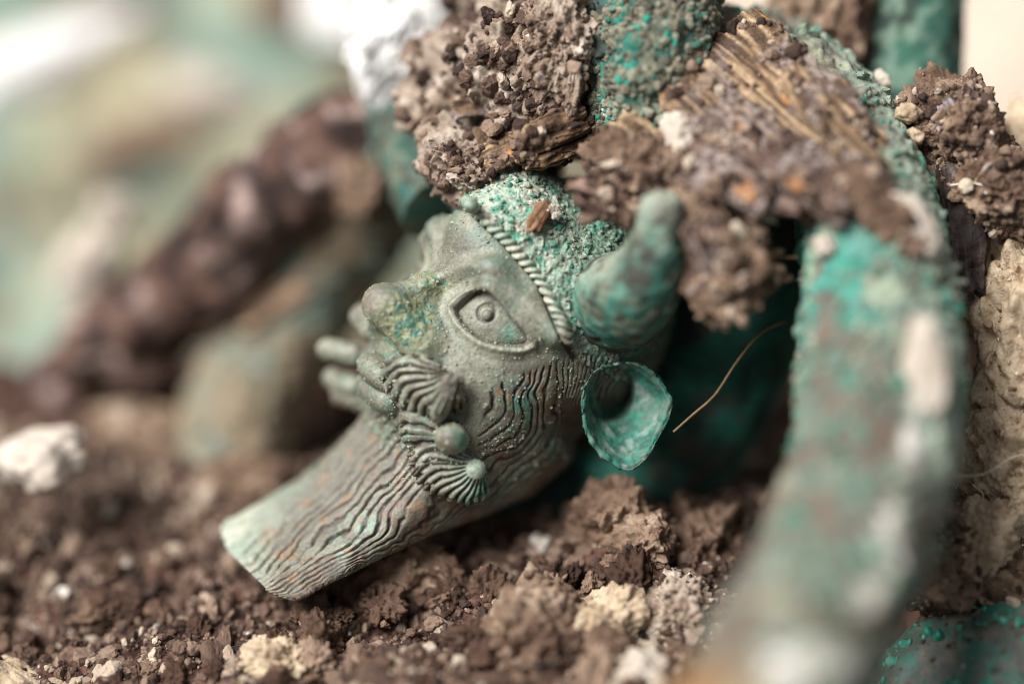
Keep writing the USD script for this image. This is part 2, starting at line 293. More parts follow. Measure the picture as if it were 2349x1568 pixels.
BU = np.array([-900, -780, -700, -600, -500, -400, -300, -200, -100, 0])
BF = np.array([62, 34, -4, -36, -52, -54, -48, -24, 0, -10])            # front of the beard
BB = np.array([36, 8, -54, -145, -240, -350, -440, -480, -485, -400])   # its back
BW = np.array([192, 192, 195, 200, 208, 222, 238, 248, 248, 215])      # half width
BWF = np.array([206, 200, 182, 166, 152, 142, 140, 170, 200, 200])     # half width on the far side
def sdf_base(h):
    q = np.array(h, float); q[..., 0] = np.abs(q[..., 0])
    d = ell(q, (0, 70, -270), (288, 322, 302))
    d = smin(d, ell(q, (0, 150, -70), (146, 186, 164)), 50)
    d = smin(d, ell(q, (0, -130, -170), (252, 270, 235)), 60)
    # nose
    tip = at_l(880, 696, 0); br = at_l(1012, 640, 0)
    n = cone(q, br - [0, -8, 16], tip - [0, -2, 4], 22, 36)
    n = smin(n, ell(q, tip - [0, 3, 4], (34, 36, 34)), 30)
    wing = at_l(956, 785, 72) - np.array([0, 0, 22])
    n = smin(n, ell(q, wing, (34, 36, 46)), 30)
    n = smin(n, cone(q, tip + [12, -4, -8], wing + [0, 0, 10], 35, 37), 26)
    md = (br + tip) / 2
    n = smin(n, cone(q, md - [0, 0, 34], wing - [0, 0, 4], 28, 32), 40)
    n = smin(n, cone(q, br - [0, 0, 48], wing - [0, 0, 12], 22, 28), 40)
    n = smin(n, cone(q, tip + [10, 0, -8], wing + [4, 0, 8], 35, 35), 34)
    d = smin(d, n, 30)
    # brow
    d = smin(d, cone(q, (0, 40, 40), (120, 84, 36), 20, 22), 40)
    d = smin(d, cone(q, (120, 84, 36), (262, 55, -100), 22, 22), 50)
    # hollow by the bridge
    d = smax(d, -ell(q, at_l(1018, 700, 95) + np.array([22, 0, 30]), (26, 36, 36)), 30)
    # beard
    u = q[..., 1]; ff = np.interp(u, BU, BF); fb = np.interp(u, BU, BB); w = np.interp(u, BU, BW)
    w = np.where(np.asarray(h)[..., 0] < 0, np.interp(u, BU, BWF), w)
    hh = np.maximum((ff - fb) / 2, 12); fc = (ff + fb) / 2
    e = ((q[..., 0] / w) ** 3.2 + (np.abs(q[..., 2] - fc) / hh) ** 3.2) ** (1 / 3.2)
    b = (e - 1) * np.minimum(w, hh) * 0.9
    b = smax(b, (-820 - 0.02 * np.asarray(h)[..., 0] + 0.0011 * q[..., 0] ** 2) - u, 8)
    b = smax(b, u + 120, 60)
    return smin(d, b, 26)
def tangent_frame(px, py, sdf=sdf_base):
    h = cast(px, py, sdf); n = grad(h[None], sdf)[0]; return h, n
def grad(h, sdf, e=1.5):
    g = np.stack([sdf(h + e * np.eye(3)[k]) - sdf(h - e * np.eye(3)[k]) for k in range(3)], -1); return unit(g)
def cast(px, py, sdf):
    px = np.atleast_1d(px).astype(float); py = np.atleast_1d(py).astype(float)
    d = unit(P(px, py, np.zeros_like(px)) - CAMP); s = np.full(len(px), D - 700.0)
    for _ in range(90):
        dist = sdf(toH(CAMP + d * s[:, None])); s += np.clip(dist * 0.7, -40, 60)
        s = np.minimum(s, D + 1300)
    h = toH(CAMP + d * s[:, None]); return h[0] if len(h) == 1 else h

# moustache curls: lobes on the cheek, each a fan of strands running to a curl
def lobe(px, py, dirpx, lift, r):
    h, n = tangent_frame(px, py); a = at_l(px + dirpx[0], py + dirpx[1], h[0]) - at_l(px, py, h[0]); a = unit(a - n * (a @ n)); b = np.cross(n, a)
    return h + n * lift, np.array(r, float), np.stack([a, b, n])
def knob_at(px, py, l): return at_l(px, py, l)
def neck(px, py, l, ra, rb):
    h, n = tangent_frame(px, py); return h - n * 10, at_l(px, py, h[0] + l), ra, rb
CURLS = [
    dict(lobes=[lobe(968, 882, (75, 12), 16, (96, 70, 46)), lobe(922, 850, (60, 20), 8, (52, 40, 34)), lobe(1027, 905, (38, -86), 40, (64, 27, 42))], necks=[(1034, 905, 26, 44, 24)], tip=(1048, 870, 30, 19), pole=(1044, 852), n=5.0),
    dict(lobes=[lobe(982, 975, (80, 25), 16, (76, 50, 38)), lobe(960, 985, (30, 40), 10, (48, 46, 30))], necks=[(1036, 1006, 34, 42, 34)], tip=(1035, 1005, 40, 35), pole=(1058, 1000), n=3.2),
    dict(lobes=[lobe(1022, 1078, (80, 30), 18, (90, 64, 42)), lobe(980, 1045, (50, 20), 8, (52, 38, 32)), lobe(1072, 1108, (10, 30), 26, (40, 46, 32))], necks=[(1084, 1082, 32, 44, 28)], tip=(1092, 1076, 38, 24), pole=(1104, 1062), n=5.6)]
for c_ in CURLS: c_['necks'] = [neck(*x) for x in c_['necks']]; c_['tip'] = (at_l(c_['tip'][0], c_['tip'][1], cast(c_['tip'][0], c_['tip'][1], sdf_base)[0] + c_['tip'][2]), c_['tip'][3])
def sdf_curl(q, k):
    d = None
    for c, r, R in CURLS[k]['lobes']:
        e = ellR(q, c, r, R); d = e if d is None else smin(d, e, 14)
    for a_, b_, ra, rb in CURLS[k]['necks']: d = smin(d, cone(q, a_, b_, ra, rb), 10)
    return smin(d, np.linalg.norm(q - CURLS[k]['tip'][0], axis=-1) - CURLS[k]['tip'][1], 12)
FAR = [[(at_l(850, 752, -130), at_l(834, 724, -185), 34, 33)], [(at_l(812, 812, -160), at_l(752, 800, -222), 29, 27)], [(at_l(812, 886, -150), at_l(767, 868, -226), 27, 28), (at_l(825, 915, -140), at_l(788, 904, -190), 30, 30)]]
lip1, lip2 = at_l(884, 864, 22), at_l(884, 914, 26)
def sdf_head(h):
    q = np.array(h, float); q[..., 0] = np.abs(q[..., 0])
    d = sdf_base(np.asarray(h, float))
    d = smin(d, ell(q, lip1 * [0, 1, 1] + np.array([12, 0, 2]), (60, 37, 46)), 5)
    d = smin(d, ell(q, lip2 * [0, 1, 1] + np.array([14, 0, 0]), (66, 37, 46)), 5)
    for k in range(3):
        d = smin(d, np.where(np.asarray(h)[..., 0] > -10, sdf_curl(q, k), 1e3), 7)
        for a_, b_, ra, rb in FAR[k]: d = smin(d, cone(np.asarray(h, float), a_, b_, ra, rb), 8)
    return d

def surface_net(sdf, lo, hi, step):
    lo, hi = np.array(lo, float), np.array(hi, float); n = np.ceil((hi - lo) / step).astype(int) + 1
    ax = [lo[k] + step * np.arange(n[k]) for k in range(3)]
    g = np.stack(np.meshgrid(*ax, indexing='ij'), -1)
    s = np.concatenate([sdf(g[i:i + 8].reshape(-1, 3)).reshape(-1, n[1], n[2]) for i in range(0, n[0], 8)])
    ins = s < 0
    c = np.stack([ins[i:n[0] - 1 + i, j:n[1] - 1 + j, k:n[2] - 1 + k] for i in (0, 1) for j in (0, 1) for k in (0, 1)])
    act = c.any(0) & ~c.all(0); idx = -np.ones(act.shape, int); cells = np.argwhere(act); idx[act] = np.arange(len(cells))
    acc = np.zeros((len(cells), 3)); cnt = np.zeros(len(cells))
    corners = [(i, j, k) for i in (0, 1) for j in (0, 1) for k in (0, 1)]
    for a in range(8):
        for b in range(a + 1, 8):
            if sum(x != y for x, y in zip(corners[a], corners[b])) != 1: continue
            ca, cb = np.array(corners[a]), np.array(corners[b])
            sa = s[tuple((cells + ca).T)]; sb = s[tuple((cells + cb).T)]; cr = (sa < 0) != (sb < 0)
            t = np.where(cr, sa / np.where(cr, sa - sb, 1), 0)
            acc += np.where(cr[:, None], ca + t[:, None] * (cb - ca), 0); cnt += cr
    v = lo + step * (cells + acc / cnt[:, None])
    F = []
    for axis in range(3):
        o1, o2 = [(1, 2), (2, 0), (0, 1)][axis]
        sl = [slice(None)] * 3; sl[axis] = slice(0, n[axis] - 1); a = ins[tuple(sl)]
        sl[axis] = slice(1, None); b = ins[tuple(sl)]
        e = np.argwhere(a != b); ok = (e[:, o1] > 0) & (e[:, o2] > 0) & (e[:, o1] < n[o1] - 1) & (e[:, o2] < n[o2] - 1); e = e[ok]
        flip = b[tuple(e.T)]
        def cell(d1, d2):
            x = e.copy(); x[:, o1] -= d1; x[:, o2] -= d2; return idx[tuple(x.T)]
        q = np.stack([cell(1, 1), cell(0, 1), cell(0, 0), cell(1, 0)], -1)
        q[flip] = q[flip][:, ::-1]
        F += [q[:, [0, 1, 2]], q[:, [0, 2, 3]]]
    return v, np.vstack(F)
v, f = surface_net(sdf_head, (-345, -810, -520), (345, 420, 250), 9.0)
v, f = trimesh.remesh.subdivide(v, f)
near = toC(v)[f].mean(1)
# finer where the picture looks
def settle(v, it):
    for _ in range(it):
        g = np.stack([sdf_head(v + 1.5 * np.eye(3)[k]) - sdf_head(v - 1.5 * np.eye(3)[k]) for k in range(3)], -1) / 3
        v = v - (sdf_head(v) / np.maximum((g * g).sum(-1), 0.2))[:, None] * g
    return v
v = settle(v, 2)
v, f = trimesh.remesh.subdivide(v, f)
v = settle(v, 1)
N = vnormals(v, f)
qf = v.copy(); qf[:, 0] = np.abs(qf[:, 0])
pf = proj(toC(qf))                                   # picture place of the near-side twin
pd = proj(toC(v))
bd = v[:, 1] < -330
pp = np.where(bd[:, None], pd, pf)
X, Y = pp.T
side = v[:, 0] >= 0
Cv = toC(qf)
# masks
def insd(poly, p):
    """Signed distance to a closed outline, positive inside."""
    g = sg.Polygon(poly); pts = shapely.points(p); d = shapely.distance(g.exterior, pts)
    return np.where(shapely.contains_xy(g, p[:, 0], p[:, 1]), d, -d)
def pl(pts, n=60): return catmull(pts, n)
EYE = np.vstack([pl([(1040, 706), (1068, 682), (1097, 665), (1121, 667), (1147, 692), (1176, 730), (1201, 758), (1219, 784)]), pl([(1219, 786), (1200, 795), (1175, 796), (1140, 792), (1106, 782), (1078, 763), (1054, 737), (1040, 708)])])
CORD = [(1008, 478), (1004, 456), (1020, 447), (1049, 450), (1083, 473), (1111, 504), (1140, 530), (1168, 558), (1197, 592), (1225, 625), (1249, 663), (1268, 706), (1287, 753), (1303, 785)]
CAPPOLY = pl(CORD, 80).tolist() + [(1330, 830), (1500, 900), (2000, 700), (1700, -200), (900, -200), (960, 420)]
GUIDES = [
    (0, [(800, 915), (784, 926), (737, 1007), (693, 1076), (642, 1131), (576, 1178), (506, 1219)]),
    (3, [(825, 981), (751, 1094), (708, 1138), (623, 1211), (539, 1274)]),
    (6, [(912, 981), (825, 1080), (770, 1142), (715, 1190), (664, 1248), (594, 1321)]),
    (9, [(945, 1043), (898, 1102), (843, 1149), (788, 1208), (737, 1248), (693, 1292), (612, 1347)]),
    (12, [(964, 1094), (905, 1164), (890, 1211), (817, 1266), (715, 1317), (656, 1361)]),
    (14, [(1007, 1135), (982, 1190), (909, 1244), (825, 1281), (751, 1321), (686, 1361)]),
    (16.8, [(1081, 1164), (1029, 1200), (945, 1255), (861, 1288), (700, 1368)]),
    (20, [(1306, 920), (1306, 1020), (1296, 1064), (1219, 1118), (1154, 1160), (1044, 1211), (898, 1277), (788, 1328), (715, 1369), (660, 1390)]),
    (10.5, [(1165, 882), (1170, 910), (1165, 962), (1129, 987), (1100, 1010)]),
    (12.3, [(1216, 880), (1201, 910), (1198, 957), (1190, 995), (1150, 1020), (1116, 1033)]),
    (13.5, [(1234, 862), (1219, 905), (1226, 946), (1219, 995), (1193, 1028), (1137, 1049)]),
    (15.4, [(1267, 846), (1252, 905), (1255, 969), (1239, 1023), (1201, 1054), (1142, 1097), (1110, 1140)]),
    (17.4, [(1295, 854), (1290, 956), (1280, 1028), (1260, 1059), (1180, 1110), (1116, 1161)])]
gx, gv = [], []
for val, pts in GUIDES:
    c = catmull(pts, len(pts) * 3); gx.append(c); gv += [val] * len(c)
rbf = RBFInterpolator(np.vstack(gx), np.array(gv, float), smoothing=3.0, neighbors=None)
BEARD = [(1250, 838), (1195, 858), (1140, 880), (1112, 900), (1108, 960), (1092, 1010), (1098, 1040), (1112, 1080), (1110, 1130), (1060, 1155), (1000, 1130), (965, 1075), (940, 1000), (925, 952), (880, 950), (820, 915), (700, 900), (300, 1100), (420, 1500), (800, 1500), (1420, 1150), (1420, 830), (1330, 800)]
fn = vn(Cv, 9, 1, 3) - 0.5
a0_ = vn(Cv, 30, 401, 2) * 6; dE = insd(EYE, pf); dC = insd(CAPPOLY, pf); dB = insd(BEARD, pp)
front = (N @ HM)[:, 2] > -0.25
upper = v[:, 1] > -300
disp = fn * 2.2 + (vn(Cv, 40, 2, 2) - 0.5) * 5
# eye: lids, ball
inE = np.clip(dE, 0, 60); ball = 1 - np.clip(inE / 46, 0, 1)
eyeon = upper & (v[:, 2] > -160)
de = np.where(dE > 0, -21 * sstep(0, 5, dE) + 20 * (1 - ball ** 2), 9 * np.exp(-((dE + 8) / 8) ** 2) - 3 * np.exp(-((dE + 34) / 10) ** 2))
disp += np.where(eyeon, de, 0)
rp = np.hypot(X - 1115, Y - 717)
disp += np.where(eyeon, -5 * np.exp(-((rp - 19) / 4) ** 2), 0)
BROW = shapely.LineString(pl([(974, 651), (1016, 631), (1067, 610), (1139, 597), (1190, 620), (1226, 661)]))
dW = shapely.distance(BROW, shapely.points(pf))
disp += np.where(eyeon & (dE < 0), 8 * np.exp(-(dW / 15) ** 2), 0)
# cap stands proud of the face
capm = sstep(-4, 4, dC) * upper
disp += 9 * capm - np.where(upper, 9 * np.exp(-((dC + 7) / 6) ** 2), 0) * (v[:, 2] > -190)
# strands of the beard
psi = rbf(np.clip(pp, [300, 700], [1500, 1500])) + (vn(Cv, 70, 9, 2) - 0.5) * 1.5 + (vn(Cv, 22, 19, 2) - 0.5) * 0.45
bm = sstep(-3, 9, dB) * (bd | (v[:, 2] < 60))
ph = np.abs(psi - np.round(psi)) * 2              # 1 between grooves... 0 on a groove
depth = 9 * (0.55 + 0.7 * sstep(0.3, 0.7, vn(Cv, 90, 12, 2))) * (0.4 + 0.6 * sstep(0.34, 0.5, vn(Cv, 32, 22, 2))) * (0.45 + 0.55 * sstep(0, 8, psi))
gro = np.exp(-(ph / (0.15 + 0.22 * vn(Cv, 40, 23, 2))) ** 2)
disp -= bm * depth * gro
# fans of the moustache
curl_id = np.full(len(v), -1); fan_g = np.zeros(len(v))
base_d = sdf_base(qf)
cd = np.stack([sdf_curl(qf, k) for k in range(3)], -1); kk = cd.argmin(-1); isc = (v[:, 0] > 0) & (cd.min(-1) < 2.5) & (base_d > 1.5) & upper.__or__(True)
for k, c in enumerate(CURLS):
    on = isc & (kk == k); a = np.arctan2(pf[:, 1] - c['pole'][1], pf[:, 0] - c['pole'][0]); r = np.hypot(pf[:, 0] - c['pole'][0], pf[:, 1] - c['pole'][1])
    s = (a + r * 0.0022 + 0.10 * np.sin(r / 24)) * c['n'] * 0.92 + (vn(Cv, 45, 14, 2) - 0.5) * 0.8
    p_ = np.abs(s - np.round(s)) * 2; g_ = np.exp(-(p_ / 0.36) ** 2)
    knob = np.exp(-(r / 16) ** 2) if k != 1 else (np.hypot(pf[:, 0] - 1036, pf[:, 1] - 1008) < 40).astype(float)
    if k == 0:
        t_ = np.clip(((pf[:, 0] - 1008) * 38 + (pf[:, 1] - 948) * -86) / (38 ** 2 + 86 ** 2), 0, 1); dl = np.hypot(pf[:, 0] - 1008 - 38 * t_, pf[:, 1] - 948 + 86 * t_)
        lr = 27 - 17 * t_; knob = (dl < lr).astype(float); g_ = np.where(dl < lr, 0, g_); leaf = np.where(dl < lr - 6, np.exp(-((dl - 7 + 4 * t_) / 2.6) ** 2), 0) * (t_ < 0.8); fan_g = np.where(on, np.maximum(fan_g, leaf * 0.8), fan_g)
        fan_g = np.where(on & (np.abs(dl - lr) < 4), 0.8, fan_g)
    if k == 2: knob = (np.hypot(pf[:, 0] - 1092, pf[:, 1] - 1076) < 24).astype(float)
    fan_g = np.where(on, np.maximum(g_ * (1 - knob), fan_g), fan_g); curl_id[on] = k
fan_g *= v[:, 0] > 0
disp -= fan_g * (7 + 9 * vn(Cv, 34, 15, 2)) * sstep(-2, 6, base_d)
# crust on the nose and grains on the cap
nose_m = np.exp(-(((pf[:, 0] - 935) / 62) ** 2 + ((pf[:, 1] - 735) / 62) ** 2)) + 0.8 * np.exp(-(((pf[:, 0] - 1000) / 30) ** 2 + ((pf[:, 1] - 655) / 20) ** 2))
nose_m = np.clip(nose_m * 1.5, 0, 1) * upper
disp += nose_m * (vn(Cv, 11, 6, 4) - 0.48) * 11
disp += capm * ((vn(Cv, 16, 7, 3) - 0.45) * 15 + sstep(0.62, 0.8, vn(Cv, 9, 77, 1)) * 4)
# tooling of the lower lid and brow
disp += np.where(eyeon & (dE < -4) & (dE > -16) & (Y > 700), 2.0 * (vn(Cv, 7, 31, 1) - 0.5), 0)
v2 = v + N * disp[:, None]
N2 = vnormals(v2, f)
# colours of the metal: patina, dust, groove dirt, shade painted on cheek and in hollows
a1, a2, a3 = vn(Cv, 150, 101, 4), vn(Cv, 48, 102, 4), vn(Cv, 20, 103, 4)
dust = np.array([0.195, 0.19, 0.138]); grey = np.array([0.092, 0.082, 0.06]); brown = np.array([0.14, 0.088, 0.058]); teal = np.array([0.085, 0.16, 0.112]); vivid = np.array([0.03, 0.22, 0.14]); palet = np.array([0.25, 0.31, 0.235]); dark = np.array([0.035, 0.027, 0.02])
c = mix(dust, grey, sstep(0.4, 0.68, a2) * 0.8)
c = mix(c, teal, sstep(0.5, 0.72, a1) * sstep(0.42, 0.6, a3) * 0.6)
c = mix(c, mix(grey, dust, 0.40), bm * sstep(10, 5, psi) * bd * sstep(600, 720, X) * 0.9)
low = sstep(-250, -120, -v[:, 1] - 330)                                  # nothing above the beard
brn = bm * sstep(2, 11, psi) * (0.35 + 0.65 * sstep(0.4, 0.6, a2))
c = mix(c, mix(grey, brown, sstep(0.42, 0.6, a3)), brn * 0.95)
c = mix(c, mix(teal, palet, a3), bm * sstep(0.57, 0.66, a1) * sstep(0.45, 0.52, a3) * 0.6)
tq = np.exp(-(((pf[:, 0] - 1185) / 46) ** 2 + ((pf[:, 1] - 935) / 60) ** 2)) + 0.8 * np.exp(-(((pf[:, 0] - 1265) / 22) ** 2 + ((pf[:, 1] - 1020) / 40) ** 2)) + 0.7 * np.exp(-(((pf[:, 0] - 1165) / 20) ** 2 + ((pf[:, 1] - 765) / 26) ** 2))
c = mix(c, mix([0.09, 0.19, 0.14], [0.05, 0.22, 0.155], sstep(0.45, 0.6, a3)), np.clip(tq * 1.2, 0, 1) * sstep(0.40, 0.52, vn(Cv, 26, 107, 4)) * upper * 0.85)
orange = sstep(0.64, 0.7, vn(Cv, 30, 104, 2)) * bm
c = mix(c, [0.2, 0.125, 0.07], orange * 0.7)
c = mix(c, mix(palet, [0.46, 0.47, 0.36], sstep(0.4, 0.6, a2)), bm * sstep(660, 500, X + 0.3 * (Y - 1280)) * sstep(1060, 1180, Y) * 0.75)
c = mix(c, mix(brown, grey, sstep(0.25, 0.5, a3)), (curl_id >= 0) * sstep(0.42, 0.6, a2) * 0.6)
c = mix(c, mix(palet, vivid, sstep(0.45, 0.62, a2)), np.where(curl_id > 0, sstep(1020, 1085, X) * 0.7, 0))
c = mix(c, mix([0.27, 0.29, 0.15], mix(teal, vivid, 0.4), sstep(0.48, 0.58, a3)), nose_m * 0.8)
c = mix(c, [0.22, 0.16, 0.12], np.exp(-(((pf[:, 0] - 862) / 28) ** 2 + ((pf[:, 1] - 695) / 22) ** 2)) * sstep(0.4, 0.55, a3) * 0.8 * upper)
capc = mix(mix(palet, [0.36, 0.35, 0.27], sstep(0.42, 0.62, a2)), vivid, sstep(0.54, 0.66, a3) * 0.85)
capc = mix(capc, [0.14, 0.09, 0.06], sstep(0.6, 0.7, vn(Cv, 24, 105, 3)) * 0.8)
capc = mix(capc, teal, sstep(1180, 1330, X) * 0.6)
c = mix(c, capc, capm)
c = mix(c, mix(teal, palet, 0.4), np.where(upper, np.exp(-((dC + 30) / 26) ** 2), 0) * sstep(0.35, 0.6, a2) * 0.55)
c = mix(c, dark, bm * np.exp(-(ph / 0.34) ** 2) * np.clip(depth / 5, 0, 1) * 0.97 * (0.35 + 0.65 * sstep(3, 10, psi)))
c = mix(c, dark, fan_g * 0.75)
c = mix(c, dark, np.where(eyeon & (dE > 0), np.exp(-(dE / 7) ** 2) * 0.55, 0) + np.where(eyeon, np.exp(-((rp - 19) / 4) ** 2) * 0.5, 0))
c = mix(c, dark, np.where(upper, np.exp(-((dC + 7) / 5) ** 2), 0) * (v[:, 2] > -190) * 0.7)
c = mix(c, [0.1, 0.08, 0.06], sstep(-330, -440, v[:, 2]) * 0.5)
c = mix(c, [0.07, 0.05, 0.035], sstep(1225, 1300, X) * sstep(760, 820, Y) * upper * 0.5 * sstep(0.35, 0.55, a2))  # shaded side of the cheek towards the ear, painted darker
speck = sstep(0.66, 0.74, vn(Cv, 6, 106, 2))
c = mix(c, [0.07, 0.055, 0.04], speck * 0.45 * upper)
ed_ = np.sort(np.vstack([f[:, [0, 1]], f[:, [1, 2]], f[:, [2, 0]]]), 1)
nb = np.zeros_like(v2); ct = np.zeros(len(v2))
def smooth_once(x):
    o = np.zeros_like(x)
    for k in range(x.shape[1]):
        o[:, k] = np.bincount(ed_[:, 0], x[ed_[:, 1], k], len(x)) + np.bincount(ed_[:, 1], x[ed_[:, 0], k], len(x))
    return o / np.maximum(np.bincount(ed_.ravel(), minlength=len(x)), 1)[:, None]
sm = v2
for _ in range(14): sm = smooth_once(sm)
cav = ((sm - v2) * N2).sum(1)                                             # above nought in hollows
c = mix(c, [0.055, 0.042, 0.03], sstep(0.5, 3.5, cav) * 0.7 * (0.5 + 0.5 * a2))  # dirt in hollows, deepened with occlusion-like shade in the colour
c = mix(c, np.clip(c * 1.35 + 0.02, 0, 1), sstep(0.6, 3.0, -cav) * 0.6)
head = thing('bronze_sculpture', W_base := toC((0, -300, -400)), 'bearded bull-horned bronze head, grey green, lying tilted back inside the ring handle', 'bronze head')
HV = toC(v2); HN = N2 @ HM
part = np.zeros(len(f), int)                                              # 0 face
fm = lambda x: x[f].mean(1)
part[fm(bm.astype(float)) > 0.5] = 1
part[fm(capm) > 0.5] = 2
part[(fm(np.where(eyeon, dE, -9)) > 0) & (fm(v[:, 0]) > 0)] = 3
part[(fm(np.where(eyeon, dE, -9)) > 0) & (fm(v[:, 0]) <= 0)] = 4
fc = np.sort(curl_id[f], 1)[:, 1]; s_ = fm(v[:, 0]) > 0
for k in range(3):
    part[(fc == k) & s_] = 5 + k; part[(fc == k) & ~s_] = 8 + k
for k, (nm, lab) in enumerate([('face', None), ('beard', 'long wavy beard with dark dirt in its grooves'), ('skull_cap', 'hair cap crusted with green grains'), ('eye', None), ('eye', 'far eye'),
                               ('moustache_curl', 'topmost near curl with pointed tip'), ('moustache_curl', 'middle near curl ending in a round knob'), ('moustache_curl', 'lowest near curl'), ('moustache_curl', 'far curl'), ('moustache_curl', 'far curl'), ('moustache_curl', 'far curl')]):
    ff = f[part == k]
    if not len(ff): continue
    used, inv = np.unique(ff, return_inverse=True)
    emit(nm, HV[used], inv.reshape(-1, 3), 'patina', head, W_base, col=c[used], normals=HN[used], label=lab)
# pupil
hp = cast(1117, 722, sdf_head); npn = grad(hp[None], sdf_head)[0]
pv, pfc = ICO[4]
Rn = np.stack([unit(np.cross(npn, [0, 1, 0.2])), unit(np.cross(npn, np.cross(npn, [0, 1, 0.2]))), npn])
for sgn in (1, -1):
    q = (pv * [11.5, 13, 9]) @ Rn + hp + npn * 0.5; q = q * [sgn, 1, 1]
    cq = mix(grey, dust, vn(toC(q), 14, 4, 2))
    emit('pupil', toC(q), pfc if sgn > 0 else pfc[:, ::-1], 'patina', head, W_base, col=cq)
# cord along the hairline
cp = catmull([(1030, 452)] + CORD[3:], 260); ch = cast(cp[:, 0], cp[:, 1], sdf_head); cn = grad(ch, sdf_head); ch = ch + cn * 7
ch = np.vstack([[[0, ch[0, 1] + 2, ch[0, 2] + 4]], ch]) if False else ch
full = np.vstack([(ch * [-1, 1, 1])[::-1], ch]) if abs(ch[0, 0]) < 90 else ch
full = catmull(full[::14], 900)
tv, tf, ta = tube(full, 15.5, 30)
arc = np.concatenate([[0], np.cumsum(np.linalg.norm(np.diff(full, axis=0), axis=1))]); L_ = arc[-1]
s = arc[np.clip(np.round(ta[:, 0] * (len(full) - 1)).astype(int), 0, len(full) - 1)] / 21 + ta[:, 1] / (2 * np.pi) * 2 + (vn(tv + 3000, 70, 3, 1) - 0.5)
g = np.abs(s - np.round(s)) * 2; cg = np.exp(-(g / 0.42) ** 2)
tn = vnormals(tv, tf); tv = tv - tn * (cg * 7 - (vn(tv + 3000, 12, 5, 2) - 0.5) * 4)[:, None]
n1 = vn(tv + 3000, 30, 8, 3)
cc = mix(mix(palet, [0.40, 0.40, 0.30], sstep(0.4, 0.6, n1)), vivid, sstep(0.58, 0.7, vn(tv + 3000, 18, 9, 3)) * 0.6)
cc = mix(cc, [0.08, 0.06, 0.045], cg * 0.6)
cc = mix(cc, grey, sstep(680, 780, proj(toC(tv * np.where(tv[:, :1] < 0, [[-1, 1, 1]], [[1, 1, 1]])))[:, 1]) * 0.7)
emit('hairline_cord', toC(tv), tf, 'patina', head, W_base, col=cc, label='twisted cord along the hairline')
# horns
def horn(pts, radii, pale, lab, green, seed):
    hv, hf, ta = tube(catmull(pts, 90), np.interp(np.linspace(0, 1, 90), np.linspace(0, 1, len(radii)), radii) * np.sqrt(np.clip((1.004 - np.linspace(0, 1, 90)) / 0.10, 0, 1)).clip(0.02, 1), 64)
    n = vnormals(hv, hf); hv = hv + n * ((vn(hv, 34, seed, 5) - 0.5) * 16)[:, None]
    pit = sstep(0.6, 0.68, vn(hv, 20, seed + 5, 3)); hv = hv - n * (pit * 5 - sstep(0.56, 0.62, vn(hv, 44, seed + 6, 3)) * 4)[:, None]
    a, b = vn(hv, 55, seed + 1, 5), vn(hv, 26, seed + 2, 4)
    c = mix(mix([0.05, 0.052, 0.038], green, sstep(0.44, 0.52, a)), mix(green, palet, 0.3), sstep(0.54, 0.6, b) * 0.7)
    c = mix(c, [0.12, 0.13, 0.085], sstep(0.55, 0.6, vn(hv, 38, seed + 9, 4)) * 0.75); c = mix(c, [0.03, 0.025, 0.018], pit * 0.7)
    c = mix(c, pale, np.clip(sstep(0.55, 1.0, ta[:, 0] + (a - 0.5) * 0.6), 0, 1) * 0.8)
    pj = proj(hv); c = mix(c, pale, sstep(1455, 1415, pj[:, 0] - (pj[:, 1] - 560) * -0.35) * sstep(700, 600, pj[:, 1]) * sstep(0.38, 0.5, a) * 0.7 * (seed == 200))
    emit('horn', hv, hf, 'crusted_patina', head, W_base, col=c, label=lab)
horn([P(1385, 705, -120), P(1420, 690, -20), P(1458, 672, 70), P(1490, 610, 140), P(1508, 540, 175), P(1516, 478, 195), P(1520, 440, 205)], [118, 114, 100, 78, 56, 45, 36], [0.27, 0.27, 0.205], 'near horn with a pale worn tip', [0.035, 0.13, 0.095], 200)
horn([P(1010, 480, -300), P(965, 400, -380), P(925, 320, -430), P(893, 250, -450), P(880, 180, -460), P(876, 120, -470)], [95, 84, 72, 58, 46, 36], [0.75, 0.74, 0.70], 'far horn, dark green with a whitish tip', [0.025, 0.075, 0.058], 230)
# ear: a leaf-shaped cup
EAR = catmull([(1398, 838), (1360, 855), (1338, 900), (1336, 955), (1350, 1010), (1385, 1052), (1438, 1080), (1478, 1058), (1515, 1000), (1543, 935), (1532, 890), (1490, 845), (1440, 828), (1398, 838)], 120)[:-1]
nr = 60; rr = np.linspace(0, 1, nr); cen = np.array([1405, 905])
th = EAR - cen; zr = -25 + (EAR[:, 0] - 1440) * -0.25 + (EAR[:, 1] - 950) * 0.12
pts = []; 
for r_ in rr:
    q = cen + th * r_; zc = zr * r_ + (zr.mean()) * (1 - r_)
    ho = np.hypot((q[:, 0] - 1400) / 54, (q[:, 1] - 902) / 62)
    deep = -150 * (1 - sstep(0.55, 1.15, ho)) - 78 * (1 - r_ ** 2)
    pts.append(P(q[:, 0], q[:, 1], zc + deep + 16 * np.exp(-((r_ - 0.90) / 0.08) ** 2)))
back = []
for r_ in rr[::-1][1:]:
    q = np.array([1440, 900]) + (EAR - np.array([1440, 900])) * (r_ if r_ > 0.9 else r_ * 0.95)
    back.append(P(q[:, 0], q[:, 1], zr * r_ + zr.mean() * (1 - r_) - 26 * np.sqrt(1 - r_ ** 2) * 1.8 - 150 * (1 - r_ ** 2)))
ev = np.vstack([np.vstack(pts), np.vstack(back)]); ef = grid_faces(len(pts) + len(back), len(EAR), True)
if np.cross(ev[ef[3000, 1]] - ev[ef[3000, 0]], ev[ef[3000, 2]] - ev[ef[3000, 0]])[2] < 0: ef = ef[:, ::-1]
